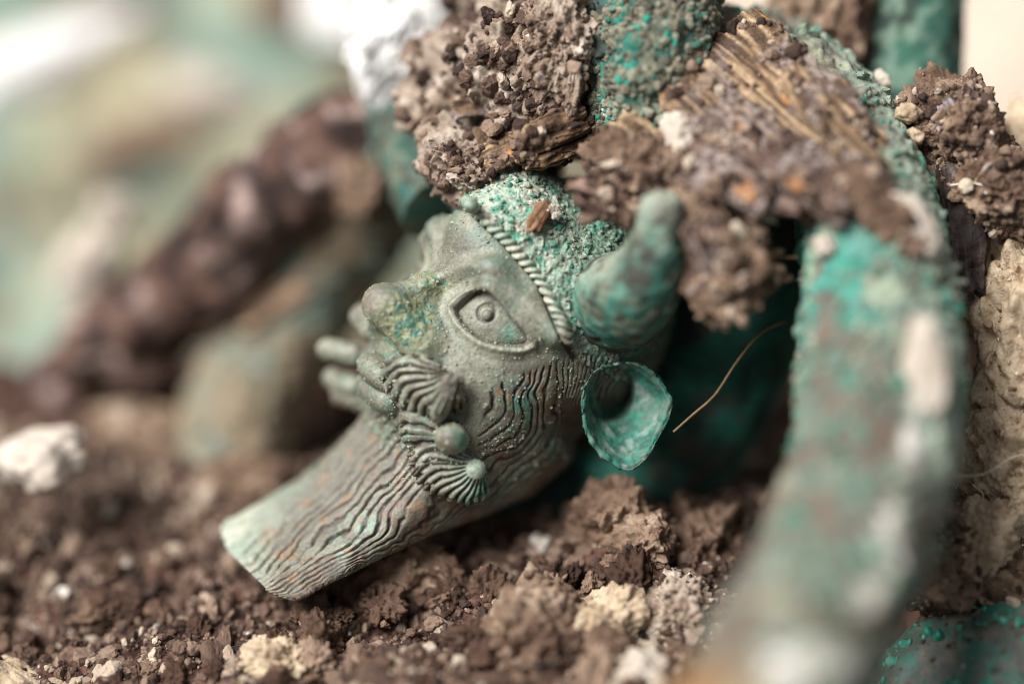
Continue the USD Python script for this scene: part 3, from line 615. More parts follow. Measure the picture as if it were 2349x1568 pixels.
en = vnormals(ev, ef); rad = np.repeat(np.concatenate([rr, rr[::-1][1:]]), len(EAR)); isb = np.arange(len(ev)) >= nr * len(EAR)
ang = np.tile(np.arange(len(EAR)), len(pts) + len(back)) / len(EAR) * 2 * np.pi
ev = ev + en * ((vn(ev, 18, 61, 4) - 0.5) * (10 + 12 * sstep(0.7, 1, rad)) + np.where(isb, 0, 0.6 * np.sin(ang * 34 + 5 * vn(ev, 30, 65, 2)) * sstep(0.80, 0.92, rad) * (ang < 3.4)))[:, None]
a, b = vn(ev, 40, 62, 5), vn(ev, 17, 63, 4)
ec = mix(mix([0.03, 0.095, 0.068], [0.085, 0.145, 0.108], sstep(0.44, 0.54, a)), [0.028, 0.155, 0.108], sstep(0.53, 0.6, b) * 0.8)
ec = mix(ec, [0.2, 0.25, 0.22], sstep(0.58, 0.68, vn(ev, 36, 64, 3)) * 0.6)
ec = mix(ec, [0.07, 0.045, 0.032], np.where(isb, 0, 1 - sstep(0.7, 1.15, np.hypot((proj(ev)[:, 0] - 1400) / 54, (proj(ev)[:, 1] - 902) / 62))) * 0.85)  # shade inside the hollow painted as dark brown
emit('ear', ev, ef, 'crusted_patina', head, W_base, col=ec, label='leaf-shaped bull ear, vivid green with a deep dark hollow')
# the mount that carries the head
mv, mf, ta = tube(catmull([P(1740, 300, -330), P(1720, 600, -420), P(1600, 880, -430), P(1430, 1060, -470), P(1230, 1150, -560), P(1060, 1180, -700)], 80), np.interp(np.linspace(0, 1, 80), [0, .3, .6, .8, 1], [150, 190, 210, 150, 90]), 64)
mn = vnormals(mv, mf); mv = mv + mn * ((vn(mv, 60, 71, 4) - 0.5) * 30)[:, None]
mc = mix(mix([0.014, 0.04, 0.03], [0.02, 0.125, 0.088], sstep(0.4, 0.62, vn(mv, 80, 72, 3))), [0.06, 0.05, 0.035], sstep(0.55, 0.68, vn(mv, 50, 73, 3)) * 0.7)
emit('mount', mv, mf, 'crusted_patina', head, W_base, col=mc, label='dark green mount behind the head')
# granular crust on the cap
sp, sn = scatter(HV, f[part == 2], 2600, 5, lambda c_, n_: (n_[:, 2] > 0) * (0.15 + (vn(c_, 60, 81, 2) > 0.5)) * (c_[:, 0] < 420))
gv_, gf_, gc_ = grains(sp + sn * 1.0, np.random.default_rng(4).gamma(2.2, 1.25, len(sp)).clip(1.2, 9), 6, 'green_grain')
emit('crust_grain', gv_, gf_, 'grain', head, W_base, col=gc_, smooth=False, kind='stuff')

sp, sn = scatter(HV, f[(part != 2)], 3600, 25, lambda c_, n_: (n_[:, 2] > 0) * (0.08 + sstep(0.45, 0.62, vn(c_, 55, 83, 3))) * (c_[:, 1] > -330))
gv_, gf_, gc_ = grains(sp + sn * 0.3, np.random.default_rng(24).gamma(2.4, 0.62, len(sp)).clip(0.7, 4), 26, 'dust_grain')
emit('dust_grain', gv_, gf_, 'grain', head, W_base, col=gc_, smooth=False, kind='stuff')

# ---------------------------------------------------------------- ring handle
ring_pts = [P(560, 1330, -620), P(520, 1130, -760), P(560, 930, -860), P(680, 720, -900), P(800, 520, -820), P(960, 330, -620), P(1190, 160, -360), P(1480, 150, -240), P(1775, 185, -190), P(1935, 345, -80), P(2000, 535, 60), P(2020, 720, 150), P(2022, 900, 255), P(1995, 1090, 375), P(1925, 1290, 510), P(1830, 1480, 650), P(1720, 1700, 800), P(1500, 1950, 820), P(1150, 2050, 600), P(800, 1800, 0), P(600, 1500, -450), P(560, 1330, -620)]
ring_c = catmull(ring_pts, 420)
rv, rf, ta = tube(catmull(ring_pts, 900), np.interp(np.linspace(0, 1, 900), [0, .1, .2, .36, .45, .55, .65, .75, 1], [150, 150, 150, 140, 150, 176, 172, 178, 150]), 140, caps=False)
rn = vnormals(rv, rf); rv = rv + rn * ((vn(rv, 90, 301, 5) - 0.5) * 26 + sstep(0.55, 0.72, vn(rv, 24, 302, 2)) * 9 + (vn(rv, 42, 308, 3) - 0.5) * 22)[:, None]
rp_ = proj(rv)
lime = np.zeros(len(rv))
for (x, y, sx, sy, w) in [(2120, 860, 52, 150, 1.1), (2095, 1030, 44, 90, 1.0), (2040, 1230, 60, 90, 1.0), (1990, 1360, 80, 80, 1.0), (1850, 1530, 140, 100, 1.1), (2090, 500, 40, 70, 1.0), (1700, 1240, 26, 40, .6)]:
    lime = np.maximum(lime, w * np.exp(-(((rp_[:, 0] - x) / sx) ** 2 + ((rp_[:, 1] - y) / sy) ** 2)))
lime = sstep(0.50, 0.62, lime * 0.75 + (vn(rv, 55, 331, 5) - 0.5) * 0.95 + (vn(rv, 200, 332, 2) - 0.5) * 0.3) * (rn[:, 2] > -0.3) * (rp_[:, 0] > 1400)
flake = sstep(0.50, 0.53, vn(rv, 75, 333, 5))
rv = rv + rn * (lime * 9 + flake * 5)[:, None]
a, b, d_ = vn(rv, 150, 303, 6), vn(rv, 60, 304, 5), vn(rv, 34, 305, 5)
rc = mix([0.095, 0.088, 0.068], [0.14, 0.165, 0.13], sstep(0.42, 0.6, a))
rc = mix(rc, [0.12, 0.078, 0.055], sstep(0.46, 0.53, b) * 0.85)
vm = np.exp(-((rp_[:, 1] - 640) / 200) ** 2 - ((rp_[:, 0] - 1900) / 170) ** 2)
rc = mix(rc, mix([0.035, 0.185, 0.13], [0.08, 0.24, 0.20], sstep(0.4, 0.6, b)), np.clip(vm * 1.1, 0, 1) * sstep(0.42, 0.52, d_ * 0.6 + a * 0.4))
rc = mix(rc, [0.29, 0.30, 0.2], sstep(0.6, 0.68, vn(rv, 70, 306, 3)) * 0.6)
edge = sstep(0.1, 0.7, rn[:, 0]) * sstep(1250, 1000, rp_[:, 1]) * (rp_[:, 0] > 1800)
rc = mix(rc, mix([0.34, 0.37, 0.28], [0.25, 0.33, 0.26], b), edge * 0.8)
lft = sstep(1000, 800, rp_[:, 0])
rc = mix(rc, mix([0.21, 0.16, 0.10], [0.12, 0.15, 0.115], sstep(0.4, 0.6, a)), lft * 0.85)
rb = sstep(1450, 1600, rp_[:, 1]) * sstep(1800, 1600, rp_[:, 0])
rc = mix(rc, [0.22, 0.115, 0.04], rb * 0.85)
ring = thing('ring_handle', ring_base := P(1950, 1600, 600), 'thick corroded bronze ring handle sweeping down the right, blue green and grey', 'ring handle')
rc = mix(rc, mix([0.42, 0.37, 0.31], [0.6, 0.56, 0.5], sstep(0.4, 0.6, b)), lime * 0.92)
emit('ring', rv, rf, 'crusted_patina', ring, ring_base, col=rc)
sp, sn = scatter(rv, rf, 2600, 15, lambda c_, n_: (n_[:, 2] > -0.2) * (vn(c_, 90, 307, 2) > 0.48) * (c_[:, 0] > 500) + 0.02)
gv_, gf_, gc_ = grains(sp, np.random.default_rng(16).gamma(2, 2.6, len(sp)).clip(2, 15), 17, 'green_grain')
emit('crust_grain', gv_, gf_, 'grain', ring, ring_base, col=gc_, smooth=False, kind='stuff')

# crusted bronze boss above the head
def blob(c, r, seed, sub, amp, size, R=np.eye(3)):
    d, f = ICO[sub]; v = (d * r) @ R.T + c; n = unit((d / r) @ R.T)
    return v + n * ((vn(v, size, seed, 5) - 0.5) * 2 * amp)[:, None], f
def noise_grains(name, v, f, n, mean, mat, parent, base, seed, acc=None, lo=1.5, hi=22, smooth=False):
    sp, sn = scatter(v, f, n, seed, acc or (lambda c_, n_: (n_[:, 2] > -0.3) + 0.0))
    gv_, gf_, gc_ = grains(sp, np.random.default_rng(seed + 1).gamma(1.1, mean / 1.1, len(sp)).clip(lo, hi), seed + 2, mat)
    return emit(name, gv_, gf_, 'bead' if mat == 'bead' else 'grain', parent, base, col=gc_, smooth=smooth, kind='stuff')
bb = P(1470, 380, 0)
boss = thing('bronze_boss', bb, 'rounded bronze boss under a rough teal and grey crust, above the head', 'bronze boss')
bv, bf = blob(P(1492, 90, -90), np.array([168, 285, 170]), 401, 6, 40, 80)
bc = mix(mix([0.035, 0.05, 0.042], [0.022, 0.125, 0.09], sstep(0.4, 0.62, vn(bv, 70, 402, 3))), [0.26, 0.24, 0.17], sstep(0.5, 0.66, vn(bv, 45, 403, 4)) * 0.8)
emit('dome', bv, bf, 'crusted_patina', boss, bb, col=bc)
noise_grains('crust_grain', bv, bf, 12000, 3.2, 'malachite_grain', boss, bb, 410, lambda c_, n_: (n_[:, 2] > -0.3) * (0.2 + (vn(c_, 50, 404, 2) > 0.47)), hi=11)

# tube of a second handle behind, top right
tb = P(2090, 240, -620)
tv, tf, ta = tube(catmull([P(2065, -420, -440), P(2070, -150, -420), P(2078, 60, -410), P(2068, 200, -420), P(2010, 330, -480)], 60), np.array([142] * 60), 56)
tv = tv + vnormals(tv, tf) * ((vn(tv, 50, 451, 4) - 0.5) * 18)[:, None]
tc = mix(mix([0.025, 0.04, 0.03], [0.035, 0.105, 0.072], sstep(0.4, 0.6, vn(tv, 60, 452, 4))), [0.17, 0.25, 0.18], sstep(0.5, 0.58, vn(tv, 26, 453, 4)) * 0.75)
emit('bronze_tube', tv, tf, 'crusted_patina', col=tc, label='thick green bronze tube standing behind the wood, at top right', category='bronze tube')
# vessel wall with bright malachite beads, bottom right
vb = P(2300, 1600, -40)
vessel = thing('vessel_wall', vb, 'dark green bronze vessel wall dotted with bright malachite beads, bottom right corner', 'bronze vessel')
vv, vf = blob(P(2385, 1835, -60), np.array([480, 520, 280]), 471, 6, 10, 120)
vc = mix(mix([0.06, 0.068, 0.052], [0.03, 0.125, 0.088], sstep(0.42, 0.62, vn(vv, 50, 472, 4))), [0.17, 0.13, 0.09], sstep(0.55, 0.68, vn(vv, 28, 473, 3)) * 0.5)
emit('wall', vv, vf, 'patina', vessel, vb, col=vc)
noise_grains('malachite_bead', vv, vf, 4200, 3.2, 'bead', vessel, vb, 480, lambda c_, n_: (n_[:, 2] > 0) * (0.02 + (vn(c_, 60, 474, 2) > 0.52)), lo=1.6, hi=15, smooth=True)
noise_grains('crust_grain', vv, vf, 2500, 2.6, 'soil_grain', vessel, vb, 490, lambda c_, n_: (n_[:, 2] > 0) + 0.0, lo=1.2, hi=7)

# ---------------------------------------------------------------- lumps, wood, stones
def lump(name, at, radii, mat, seed, label, category, ang=0, sub=5, rough=0.35, lump_=0.4, facet=0.55, cuts=16, ngr=0, gsize=7, gmat=None, group=None, tilt=(0, 0)):
    R = trimesh.transformations.euler_matrix(math.radians(tilt[0]), math.radians(tilt[1]), math.radians(ang))[:3, :3]
    v, f = rock(radii, seed, sub, cuts, rough, lump_, facet, R); v = v + at
    if ngr:
        base = at; path = thing(name, base, label, category, group); gmat = gmat or ('tan_grain' if mat in ('tan_stone', 'tan_rock') else 'pale_stone' if mat == 'pale_stone' else 'soil_grain')
        emit('lump', v, f, mat, path, base)
        noise_grains('grain', v, f, int(ngr * 1.3), gsize * 0.42, gmat, path, base, seed + 3, lambda c_, n_: (n_[:, 2] > -0.3) * (0.15 + (vn(c_, 55, seed, 2) > 0.5)), lo=1.3, hi=gsize * 2.4)
    else:
        emit(name, v, f, mat, label=label, category=category, group=group)
    return v, f
def slab(name, at, half, R, seed, label, category, grain=0, cols=((0.10, 0.062, 0.036), (0.27, 0.17, 0.095), (0.40, 0.28, 0.17)), amp=10, ngr=0, gsize=7, sub=6, pw=5.0, mat='wood_tint', grey=0.0, group=None):
    """Decayed wood: split along its grain axis, with ragged ends."""
    d, f = ICO[sub]; half = np.asarray(half, float)
    k = (np.abs(d) ** pw).sum(1) ** (-1 / pw); v = d * k[:, None] * half; n = unit(np.sign(d) * np.abs(d * k[:, None]) ** (pw - 1) / half)
    st = np.ones(3) * 17.0; st[grain] = 120.0
    g1 = meshkit.fbm((v + OFF) / st, 4, seed); st2 = st * 3.2; g2 = meshkit.fbm((v + OFF) / st2, 2, seed + 4)
    crack = np.exp(-((g2 - 0.5) / 0.018) ** 2)
    v = v + n * ((g1 - 0.5) * 1.5 * amp - crack * amp * 1.4 + (vn(v, 80, seed + 7, 3) - 0.5) * amp * 3.4 + (vn(v, 24, seed + 8, 3) - 0.5) * amp * 1.4)[:, None]
    e = np.abs(d[:, grain]) > 0.5
    v[:, grain] += np.where(e, np.sign(d[:, grain]) * (meshkit.noise((np.delete(v, grain, 1) @ np.eye(2, 3) + 700) / 16.0, seed + 9) - 0.5) * 46, 0)
    c = mix(mix(cols[0], cols[1], sstep(0.36, 0.56, g1)), cols[2], sstep(0.54, 0.7, g1))
    c = mix(c, [0.02, 0.013, 0.009], crack * 0.8)
    if grey: c = mix(c, mix([0.20, 0.16, 0.16], [0.45, 0.40, 0.40], vn(v, 22, seed + 21, 3)), sstep(0.45, 0.6, vn(v, 70, seed + 20, 3)) * grey)
    w = v @ R.T + at
    if ngr:
        path = thing(name, at, label, category)
        emit('timber', w, f, mat, path, at, col=c)
        noise_grains('grain', w, f, ngr, gsize, 'soil_grain', path, at, seed + 30, lambda c_, n_: (n_[:, 2] > 0) * (0.1 + (vn(c_, 60, seed + 31, 2) > 0.5)), hi=gsize * 3.5)
    else:
        emit(name, w, f, mat, col=c, label=label, category=category, group=group)
    return w, f
def timber(name, at, half, R, seed, label, category, layers, ngr=0, grey=0.7, cols=((0.07, 0.042, 0.025), (0.20, 0.125, 0.07), (0.36, 0.25, 0.15))):
    r = np.random.default_rng(seed); path = thing(name, at, label, category); t = half[2] / layers; top = None
    for k in range(layers):
        off = np.array([r.uniform(-26, 26), r.uniform(-20, 20), -half[2] + (2 * k + 1) * t])
        hf = np.array([half[0] * r.uniform(0.82, 1.0), half[1] * r.uniform(0.78, 1.0), t * r.uniform(1.0, 1.35)]); Rk = R @ euler(r.uniform(-2, 2), r.uniform(-2, 2), r.uniform(-6, 6))
        d, f = ICO[6 if k == layers - 1 else 5]; kk = (np.abs(d) ** 7.0).sum(1) ** (-1 / 7.0); v = d * kk[:, None] * hf; n = unit(np.sign(d) * np.abs(d * kk[:, None]) ** 6 / hf)
        sd = seed + 50 * k
        ed = np.clip(np.maximum(np.abs(v[:, 0]) / hf[0], np.abs(v[:, 1]) / hf[1]), 0, 1)          # ragged outline
        o2 = (meshkit.fbm(np.stack([v[:, 0] / 46 + 90, v[:, 1] / 46 + 90, np.full(len(v), k + .5)], -1), 4, sd) - 0.5)
        v[:, :2] *= (1 + 0.5 * o2 * sstep(0.3, 1, ed))[:, None]
        fib = meshkit.fbm((v + OFF) / np.array([110.0, 9.0, 9.0]), 4, sd + 1); big = vn(v, 90, sd + 2, 3)
        v[:, 0] += np.sign(v[:, 0]) * sstep(0.8, 1.0, np.abs(v[:, 0]) / hf[0]) * (meshkit.noise(np.stack([v[:, 1] / 9 + 200, v[:, 2] / 9 + 200, np.full(len(v), .5)], -1), sd + 3) - 0.5) * 34
        v = v + n * ((fib - 0.5) * 11 + (big - 0.5) * 34 + (vn(v, 22, sd + 4, 3) - 0.5) * 10)[:, None]
        c = mix(mix(cols[0], cols[1], sstep(0.40, 0.52, fib)), cols[2], sstep(0.54, 0.64, fib))
        c = mix(c, mix([0.075, 0.05, 0.042], [0.28, 0.225, 0.195], sstep(0.38, 0.66, vn(v, 14, sd + 6, 4))), sstep(0.40, 0.52, vn(v, 80, sd + 5, 4)) * sstep(-0.2, 0.5, n[:, 2]) * grey * sstep(-hf[0], -hf[0] * 0.45, v[:, 0]))
        c = mix(c, [0.34, 0.15, 0.05], sstep(0.68, 0.74, vn(v, 60, sd + 8, 2)) * 0.7)
        w = (v + off) @ Rk.T + at
        emit('layer', w, f, 'wood_tint', path, at, col=c); top = (w, f)
    if ngr: noise_grains('grain', top[0], top[1], ngr, 4.0, 'soil_grain', path, at, seed + 30, lambda c_, n_: (n_[:, 2] > 0) * (0.1 + (vn(c_, 60, seed + 31, 2) > 0.52)), hi=16)
def euler(x, y, z): return trimesh.transformations.euler_matrix(*map(math.radians, (x, y, z)))[:3, :3]

# on top of the handle and the head
DARKWOOD = ((0.03, 0.017, 0.013), (0.10, 0.06, 0.044), (0.21, 0.145, 0.11))
timber('bark_piece', P(1690, 425, 175), (120, 62, 26), euler(-20, -15, -18), 551100, 'dark purple brown piece of bark lying between the timber slab and the near horn tip', 'bark', 2, ngr=200, grey=0.9, cols=DARKWOOD)
timber('bark_piece', P(1850, 415, 210), (130, 66, 26), euler(-25, -20, -44), 552100, 'dark purple brown piece of bark draped over the shoulder of the ring', 'bark', 2, ngr=200, grey=0.9, cols=DARKWOOD)
timber('bark_piece', P(1655, 590, 195), (92, 56, 30), euler(-10, 10, -62), 553100, 'dark reddish piece of bark hanging right of the near horn', 'bark', 2, ngr=120, grey=0.8, cols=DARKWOOD)
timber('bark_piece', P(1180, 330, -90), (100, 50, 24), euler(-15, 10, 28), 554100, 'brown piece of bark under the big earth mass left of the boss', 'bark', 2, ngr=120, grey=0.6)
fr = np.random.default_rng(321)
for k_, (x, y, z, r_) in enumerate([(1610, 400, 150, 46), (1700, 430, 150, 52), (1760, 480, 175, 50), (1655, 545, 160, 44), (1700, 620, 190, 48), (1620, 640, 180, 36), (1545, 400, 120, 40), (1480, 420, 110, 36), (1830, 440, 190, 55), (1940, 470, 200, 48), (1120, 330, -70, 44), (1230, 215, -60, 40), (1080, 250, -110, 50), (1270, 170, 10, 34), (2170, 270, 20, 38), (2270, 410, 50, 40)]):
    slab('bark_flake', P(x, y, z), (r_, r_ * fr.uniform(0.4, 0.7), r_ * 0.2), euler(fr.uniform(-30, 30), fr.uniform(-30, 30), fr.uniform(-80, 80)), 3300 + k_ * 60, ['flake of dark brown bark stuck in the earth on the ring handle', 'flake of brown bark in the earth left of the crusted boss', 'flake of brown bark in the earth above the tan rock'][0 if k_ < 10 else 1 if k_ < 14 else 2], 'bark', cols=[((0.05, 0.028, 0.018), (0.14, 0.085, 0.05), (0.27, 0.18, 0.11)), ((0.09, 0.055, 0.032), (0.22, 0.15, 0.09), (0.38, 0.28, 0.18))][k_ % 2], amp=7, sub=4, grey=0.5, group=['bark flakes on the ring handle', 'bark flakes left of the boss', 'bark flakes above the rock'][0 if k_ < 10 else 1 if k_ < 14 else 2])
timber('decayed_timber', P(1775, 268, 45), (245, 165, 62), euler(-15, -24, -50), 501, 'large layered slab of decayed brown timber lying across the top of the ring handle', 'wood', 5, ngr=380)
timber('decayed_timber', P(1895, 285, 110), (190, 40, 32), euler(-15, -24, -55), 511, 'narrow grey brown strip of timber along the upper right edge of the slab', 'wood', 2, ngr=120, grey=0.95)
slab('wood_flake', P(1400, 464, 95), (85, 40, 22), euler(-20, 18, -22), 531, 'pointed brown wood flake jutting over the hair cap left of the near horn', 'wood', cols=((0.09, 0.052, 0.04), (0.20, 0.12, 0.09), (0.30, 0.2, 0.15)), ngr=200, gsize=5, amp=8)
lump('earth_lump', P(1655, 600, 110), (95, 92, 80), 'brown_clod', 541, 'reddish brown earth lump hanging right of the near horn', 'earth lump', ang=35, ngr=700, gsize=8)
lump('earth_lump', P(1590, 505, 90), (110, 70, 60), 'brown_clod', 543, 'grainy earth lump wedged between near horn and hanging lump', 'earth lump', ang=15, ngr=700, gsize=8, sub=6)
lump('pale_stone', P(1560, 308, 95), (42, 50, 38), 'pale_stone', 551, 'whitish angular stone standing on the rubble below the crusted boss', 'stone', ang=20, sub=4, rough=0.2)
lump('pale_stone', P(1440, 348, 80), (32, 30, 26), 'pale_stone', 553, 'small rounded whitish stone at the left end of the rubble', 'stone', ang=0, sub=4, rough=0.15)
lump('brown_stone', P(1640, 335, 95), (48, 44, 40), 'brown_clod', 555, 'rounded brown stone right of the whitish angular stone', 'stone', sub=4)
lump('brown_stone', P(1600, 362, 105), (36, 30, 30), 'tan_stone', 557, 'small tan stone tucked below the rounded brown stone', 'stone', sub=4)
slab('wood_flake', P(1470, 320, 60), (70, 45, 30), euler(0, 10, -35), 559, 'fibrous tan wood fragment behind the small rounded whitish stone', 'wood', cols=((0.13, 0.08, 0.045), (0.30, 0.2, 0.12), (0.45, 0.33, 0.2)), amp=9)
lump('earth_lump', P(1520, 390, 60), (130, 55, 60), 'brown_clod', 561, 'long bank of brown rubble below the crusted boss', 'earth lump', ang=-12, ngr=1400, gsize=9, sub=6)
# left mass over the far side of the head
lump('earth_lump', P(1190, 190, -250), (170, 200, 150), 'pale_clod', 571, 'big pale brown earth mass left of the crusted boss', 'earth lump', ang=25, sub=6, rough=0.4, lump_=0.45, ngr=1600, gsize=13)
lump('earth_lump', P(1150, -10, -380), (120, 90, 110), 'pale_clod', 573, 'blurred pale earth mass at the upper end of the big mass', 'earth lump', ang=-25, sub=5, rough=0.4, ngr=500, gsize=14)
lump('earth_lump', P(1275, 90, -60), (62, 140, 75), 'pale_clod', 575, 'pale gritty crust of earth beside the crusted boss on its left', 'earth lump', ang=-8, ngr=1300, gsize=6, sub=6)
lump('earth_stalk', P(1312, 190, 10), (20, 78, 20), 'pale_clod', 577, 'thin upright crust of earth like a stalk left of the crusted boss', 'earth lump', ang=-6, sub=4, rough=0.4, ngr=300, gsize=4)
lump('pale_stone', P(1195, 270, -120), (62, 48, 45), 'pale_stone', 579, 'pale grey stone bedded in the big earth mass', 'stone', ang=-20, sub=4)
slab('wood_fragment', P(1262, 320, -30), (80, 52, 45), euler(10, 15, 22), 581, 'dark brown wood fragment with a broken face above the hair cap', 'wood', cols=((0.05, 0.028, 0.016), (0.17, 0.10, 0.055), (0.34, 0.23, 0.13)), amp=14, ngr=300, gsize=5)
lump('earth_lump', P(1090, 390, -130), (100, 62, 60), 'pale_clod', 583, 'tan earth lump resting behind the top of the hairline cord', 'earth lump', ang=-35, ngr=600, gsize=8, sub=6)
lump('pale_crust', P(1075, 412, -60), (36, 26, 22), 'pale_stone', 585, 'small whitish crust right above the hairline cord', 'crust', sub=4)
lump('white_crust', P(880, 120, -440), (64, 90, 60), 'white_lime', 587, 'bright white lime crust on the tip of the far horn', 'crust', ang=10, sub=5, rough=0.25)
lump('white_crust', P(958, 140, -400), (54, 72, 50), 'white_lime', 588, 'smaller white lime lump right of the far horn tip', 'crust', ang=-15, sub=4)
# chip on the cap
hc = toC(cast(1237, 512, sdf_head)) + np.array([0, 12, 20])
slab('wood_chip', hc, (34, 24, 17), euler(0, 10, 55), 591, 'small reddish brown wood chip lying alone on the hair cap', 'wood', cols=((0.05, 0.022, 0.012), (0.13, 0.065, 0.032), (0.24, 0.13, 0.07)), amp=9, sub=5)
ch_, _ = ICO[2]
lump('white_grain_cluster', hc + np.array([28, 20, 0]), (17, 13, 11), 'pale_stone', 593, 'cluster of white grains stuck to the small wood chip', 'grains', sub=4, ngr=60, gsize=5, gmat='pale_stone')
# right edge
lump('tan_rock', P(2385, 800, -170), (240, 440, 200), 'tan_rock', 601, 'large pitted tan rock filling the right edge', 'rock', ang=4, sub=6, rough=0.26, lump_=0.12, facet=0.7, cuts=12, ngr=2500, gsize=4)
lump('tan_rock', P(2375, 1100, -120), (165, 190, 130), 'tan_rock', 603, 'lower broken piece of tan rock at the right edge', 'rock', ang=25, sub=6, rough=0.26, lump_=0.2, ngr=700, gsize=4)
lump('earth_lump', P(2190, 300, -60), (90, 85, 80), 'brown_clod', 611, 'dark brown crumbly earth on the far side of the ring near the top right', 'earth lump', ang=-30, ngr=900, gsize=7, sub=6)
slab('rotten_wood', P(2245, 330, -30), (125, 62, 60), euler(0, 0, -58), 613, 'dark rotten wood with a whitish mould patch at the upper right', 'wood', cols=((0.03, 0.02, 0.018), (0.10, 0.065, 0.05), (0.2, 0.14, 0.11)), amp=14, grey=0.9, ngr=500, gsize=6)
lump('earth_lump', P(2310, 440, -20), (80, 70, 70), 'brown_clod', 615, 'reddish crumbly earth on top of the large tan rock', 'earth lump', ang=-40, ngr=900, gsize=6, sub=6)
slab('rotten_wood', P(2205, 520, -60), (170, 52, 60), euler(0, 0, 95), 617, 'dark upright piece of rotten wood between ring and tan rock', 'wood', cols=((0.02, 0.014, 0.012), (0.06, 0.042, 0.036), (0.12, 0.09, 0.08)), amp=10)
for (x, y, z, r, mt, lb) in [(2083, 262, 10, 27, 'tan_stone', 'round tan pebble beside the upper ring edge'), (2098, 312, 15, 22, 'tan_stone', 'oval orange tan pebble below the round tan pebble'), (2022, 186, -140, 26, 'pale_stone', 'pale round pebble at the foot of the green tube')]:
    lump('pebble', P(x, y, z), (r, r * 0.75, r * 0.8), mt, int(x), lb, 'pebble', sub=4, rough=0.06, ang=-30)
lump('earth_lump', P(2180, 1225, -10), (62, 60, 50), 'brown_clod', 621, 'brown earth crumb heap between the ring and the tan rock', 'earth lump', ngr=600, gsize=7)
lump('tan_crumb', P(2255, 1240, 10), (62, 50, 46), 'tan_stone', 623, 'hollow tan crumb with a golden rim below the tan rock', 'stone', ang=40, rough=0.3, ngr=200, gsize=4)
lump('earth_lump', P(2165, 1300, 0), (68, 62, 50), 'brown_clod', 625, 'dark brown clod above the malachite beads', 'earth lump', ngr=500, gsize=5)
slab('wood_splinter', P(2320, 1370, 10), (95, 52, 40), euler(0, 0, -28), 627, 'layered brown wood splinter lying over the vessel wall', 'wood', cols=((0.06, 0.04, 0.025), (0.18, 0.125, 0.075), (0.30, 0.22, 0.14)), amp=10, ngr=150, gsize=4)
lump('earth_lump', P(2290, 1290, -60), (90, 60, 60), 'brown_clod', 629, 'earth filling under the tan rock behind the splinter', 'earth lump', ngr=600, gsize=6)
lump('earth_lump', P(2140, 1350, -20), (80, 40, 45), 'brown_clod', 631, 'fine crumbs along the upper rim of the vessel wall', 'earth lump', ang=-10, ngr=900, gsize=5)
lump('earth_lump', P(2170, 620, -170), (110, 270, 90), 'brown_clod', 618, 'earth added to keep the cleft between ring and tan rock dark', 'earth lump')  # added lump, closes the bright gap so the cleft stays dark
lump('earth_lump', P(1885, 60, -330), (95, 170, 80), 'brown_clod', 619, 'blurred brown earth between the timber slab and the green tube', 'earth lump')
# pale deposits on the ring
RP2 = proj(rv)
def on_ring(px, py):
    m_ = np.hypot(RP2[:, 0] - px, RP2[:, 1] - py) < 16
    return rv[m_, 2].max() if m_.any() else 0.0
def deposit(px, py, Z, r, ang, seed, lab, mat='pale_stone'):
    Z = on_ring(px, py) + 4
    lump('lime_deposit', P(px, py, Z), r, mat, seed, lab, 'deposit', ang=ang, sub=5, rough=0.14, lump_=0.3, facet=0.3)
deposit(2125, 850, 500, (46, 110, 16), 4, 641, 'long whitish deposit on the outer flank of the ring at mid height')
deposit(2105, 520, 290, (36, 80, 30), 32, 649, 'pale elongated deposit at the shoulder of the ring')
lump('pebble', P(1892, 565, on_ring(1892, 565) + 12), (26, 24, 22), 'pale_stone', 651, 'small pale pebble stuck on the bright teal part of the ring', 'pebble', sub=3)
lump('earth_lump', P(2040, 500, on_ring(2040, 500)), (120, 34, 40), 'brown_clod', 653, 'dark earth seam over the shoulder of the ring', 'earth lump', ang=-48, ngr=250, gsize=8)
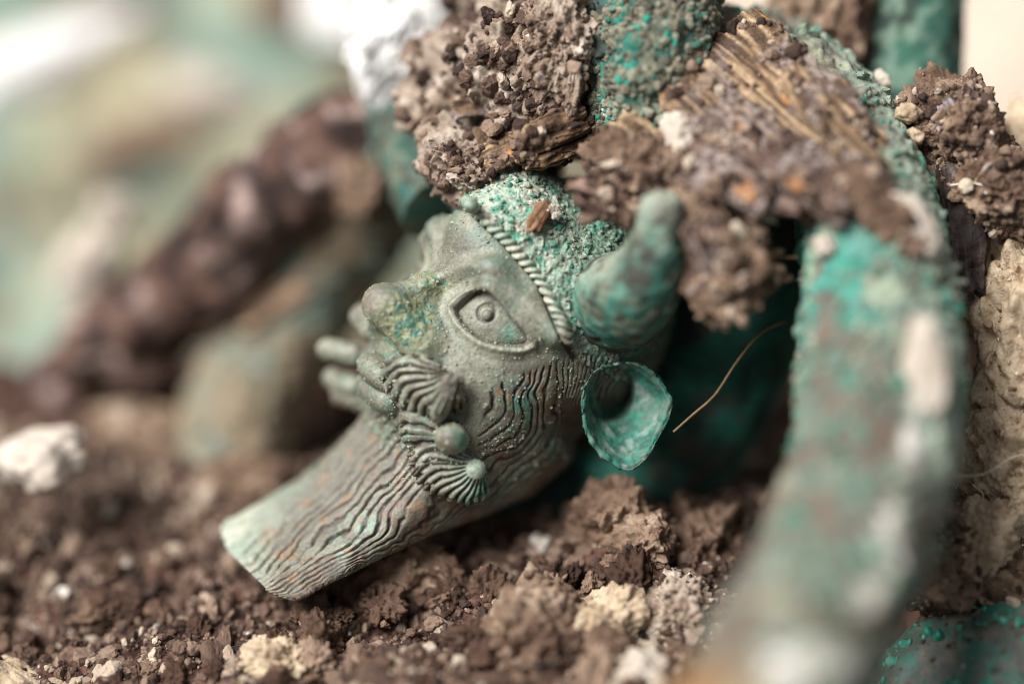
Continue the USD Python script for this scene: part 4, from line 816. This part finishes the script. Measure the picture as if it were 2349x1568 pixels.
# behind, at the left: branch-like timber, stones
bp = catmull([P(130, 900, -1000), P(300, 770, -900), P(480, 620, -800), P(640, 450, -720), P(800, 330, -640), P(900, 290, -600)], 90)
tv, tf, ta = tube(bp, np.interp(np.linspace(0, 1, 90), [0, .15, .5, .8, 1], [80, 120, 140, 125, 80]), 60)
tv = tv + vnormals(tv, tf) * ((vn(tv, 110, 701, 5) - 0.5) * 150)[:, None]
tc = mix(mix([0.025, 0.014, 0.011], [0.11, 0.062, 0.045], sstep(0.38, 0.6, vn(tv, 70, 702, 3))), [0.40, 0.29, 0.25], sstep(0.54, 0.66, vn(tv, 90, 703, 4)) * 0.8)
emit('decayed_beam', tv, tf, 'wood_tint', col=tc, label='dark red brown decayed beam running diagonally behind the head at the left', category='wood')
for (x, y, z, r, a_, mt, sd, lb) in [
    (205, 600, -1150, (80, 105, 70), -20, 'pale_stone', 711, 'blurred pink white stone behind the left end of the beam'),
    (270, 500, -1200, (60, 60, 60), 0, 'pale_stone', 713, 'small blurred pale stone touching the pink white stone'),
    (110, 135, -1900, (260, 95, 80), 24, 'white_lime', 715, 'long blurred white stone in the upper left corner'),
    (490, 220, -1900, (150, 80, 70), -10, 'pale_stone', 717, 'blurred pale yellow patch of stone at upper middle left'),
    (790, 35, -1500, (95, 130, 70), 10, 'white_lime', 719, 'brilliant white blurred stone at the top left of the far horn'),
    (960, 35, -900, (60, 100, 60), 0, 'white_lime', 721, 'brilliant white blurred stone at the top right of the far horn'),
    (100, 1045, -330, (105, 78, 80), 0, 'pale_stone', 723, 'fist-like pale stone on the soil at the far left'),
    (20, 1560, -60, (90, 50, 60), -20, 'tan_stone', 725, 'pale gritty stone in the bottom left corner'),
    (640, 20, -1900, (110, 80, 70), -30, 'brown_clod', 727, 'blurred brown lump at the top edge left of the white stones'),
    (330, 330, -1900, (200, 70, 70), 26, 'brown_clod', 729, 'long blurred brown lump below the long white stone')]:
    lump('distant_stone' if y < 900 else 'pale_stone', P(x, y, z), r, mt, sd, lb, 'stone', ang=a_, sub=4, rough=0.12)
slab('wood_fragment', P(640, 690, -760), (110, 40, 40), euler(0, 0, 30), 731, 'blurred tan wood fragment above the far part of the ring', 'wood', cols=((0.2, 0.13, 0.09), (0.34, 0.22, 0.14), (0.45, 0.32, 0.2)), sub=4)
lump('earth_lump', P(830, 420, -560), (70, 90, 60), 'brown_clod', 733, 'blurred brown earth lump below the far horn', 'earth lump', sub=4)

# foreground soil: named clods
def soil_at(px, py, up=0.0): return P(px, py, Zsoil(px, py) + up)
for (x, y, r, a_, mt, sd, lb, gr) in [
    (1415, 1200, (78, 70, 70), 10, 'brown_clod', 801, 'big brown clod below the ear', 0),
    (1480, 1250, (50, 46, 46), 10, 'brown_clod', 802, 'grey brown clod right below the big brown clod', 0),
    (1375, 1440, (78, 48, 50), 12, 'tan_stone', 803, 'golden tan clod with pale bits near the lower middle', 300),
    (1555, 1410, (62, 56, 54), 0, 'pale_clod', 805, 'pale grey clod beside the lower ring', 300),
    (1405, 1520, (46, 46, 44), 0, 'brown_clod', 807, 'dark crumbly dice-like clod at the bottom edge', 250),
    (1240, 1470, (95, 90, 70), -25, 'brown_clod', 809, 'wide brown clod with glinting grains near the bottom', 700),
    (1465, 1556, (42, 36, 36), 0, 'pale_stone', 811, 'small pale stone at the bottom edge beside the dark clod', 60),
    (900, 1330, (110, 52, 60), 15, 'brown_clod', 813, 'blurred pinkish clod just under the beard', 0),
    (330, 1010, (130, 60, 70), -12, 'brown_clod', 815, 'blurred mauve clod right of the fist-like stone', 0),
    (560, 1120, (90, 60, 60), 0, 'brown_clod', 817, 'blurred brown clod at the foot of the far ring part', 0),
    (640, 1520, (60, 40, 40), 0, 'tan_stone', 819, 'blurred tan clod at the bottom, left of centre', 0)]:
    lump('soil_clod', soil_at(x, y, 30), r, mt, sd, lb, 'clod', ang=a_, sub=5, ngr=gr, gsize=5, rough=0.35)
cr = np.random.default_rng(99); k = 0
while k < 290:
    px, py = cr.uniform(-40, 1780), cr.uniform(1120, 1600)
    if px < 700 and cr.random() < 0.35: continue
    if py < 1260 and px < 1150: continue
    r = float(np.clip(cr.lognormal(3.0, 0.6), 10, 75)) * (1.0 if px > 900 else 0.95)
    v, f = rock((r, r * cr.uniform(0.6, 1), r * cr.uniform(0.6, 1)), 2000 + k, 4 if r > 26 else 3, 9, 0.4, 0.4, 0.9)
    zone = 'under the bronze head' if px > 900 else 'left of the beard'
    tone_ = pal('soil_grain', np.clip(cr.beta(1.8, 2.2) * (0.85 if cr.random() < 0.95 else 1.3), 0, 0.96))
    cv = v + soil_at(px, py, 18 + r * 0.35)
    emit('soil_crumb', cv, f, 'soil_tint', col=tone_ * (0.55 + 0.9 * vn(cv, 16, k, 3))[:, None], label='brown crumb of earth lying loose on the soil ' + zone, category='crumb', group='loose crumbs ' + zone); k += 1
sp, sn = scatter(SOIL_V, SOIL_F, 26000, 77, lambda c_, n_: np.where((proj(c_)[:, 1] > 980) & (proj(c_)[:, 1] < 1640) & (proj(c_)[:, 0] > -60) & (proj(c_)[:, 0] < 1850), 1.0, 0.0))
gv_, gf_, gc_ = grains(sp + np.array([0, 0.5, 0.8]) * 3, np.random.default_rng(78).gamma(0.9, 5.0, len(sp)).clip(1.5, 24), 79, 'soil_grain')
emit('soil_grains', gv_, gf_, 'grain', col=gc_, smooth=False, kind='stuff', label='fine loose brown grains strewn over the soil', category='soil')
# root fibres
def fibre(pts, r, mat, lab):
    v, f, _ = tube(catmull([P(*p) for p in pts], 60), r, 8); emit('root_fibre', v, f, mat, label=lab, category='root')
fibre([(1800, 738, 60), (1745, 765, 40), (1690, 830, 20), (1640, 905, 10), (1590, 950, 0), (1545, 990, -10)], 2.8, 'root', 'thin yellowish root fibre crossing the dark gap behind the ear')
fibre([(1690, 565, 60), (1760, 590, 60), (1830, 590, 100)], 4, 'root', 'thin root fibre in the gap beside the hanging lump')
fibre([(2180, 425, 20), (2230, 420, 40), (2290, 430, 50), (2325, 400, 45), (2310, 375, 40), (2280, 372, 30)], 2.2, 'white_root', 'curled white root fibre over the reddish earth')
fibre([(2160, 1075, 60), (2200, 1090, 70), (2260, 1085, 60), (2320, 1050, 40), (2360, 1040, 30)], 1.8, 'white_root', 'long pale root fibre lying on the tan rock')
fibre([(2230, 1110, 20), (2255, 1135, 20), (2240, 1175, 20), (2215, 1200, 30), (2215, 1230, 40), (2235, 1280, 40)], 1.6, 'white_root', 'thin pale root fibre dropping below the tan rock')
fibre([(2330, 420, 20), (2342, 390, 25), (2344, 365, 25)], 1.6, 'white_root', 'short upright pale root fibre at the right edge')
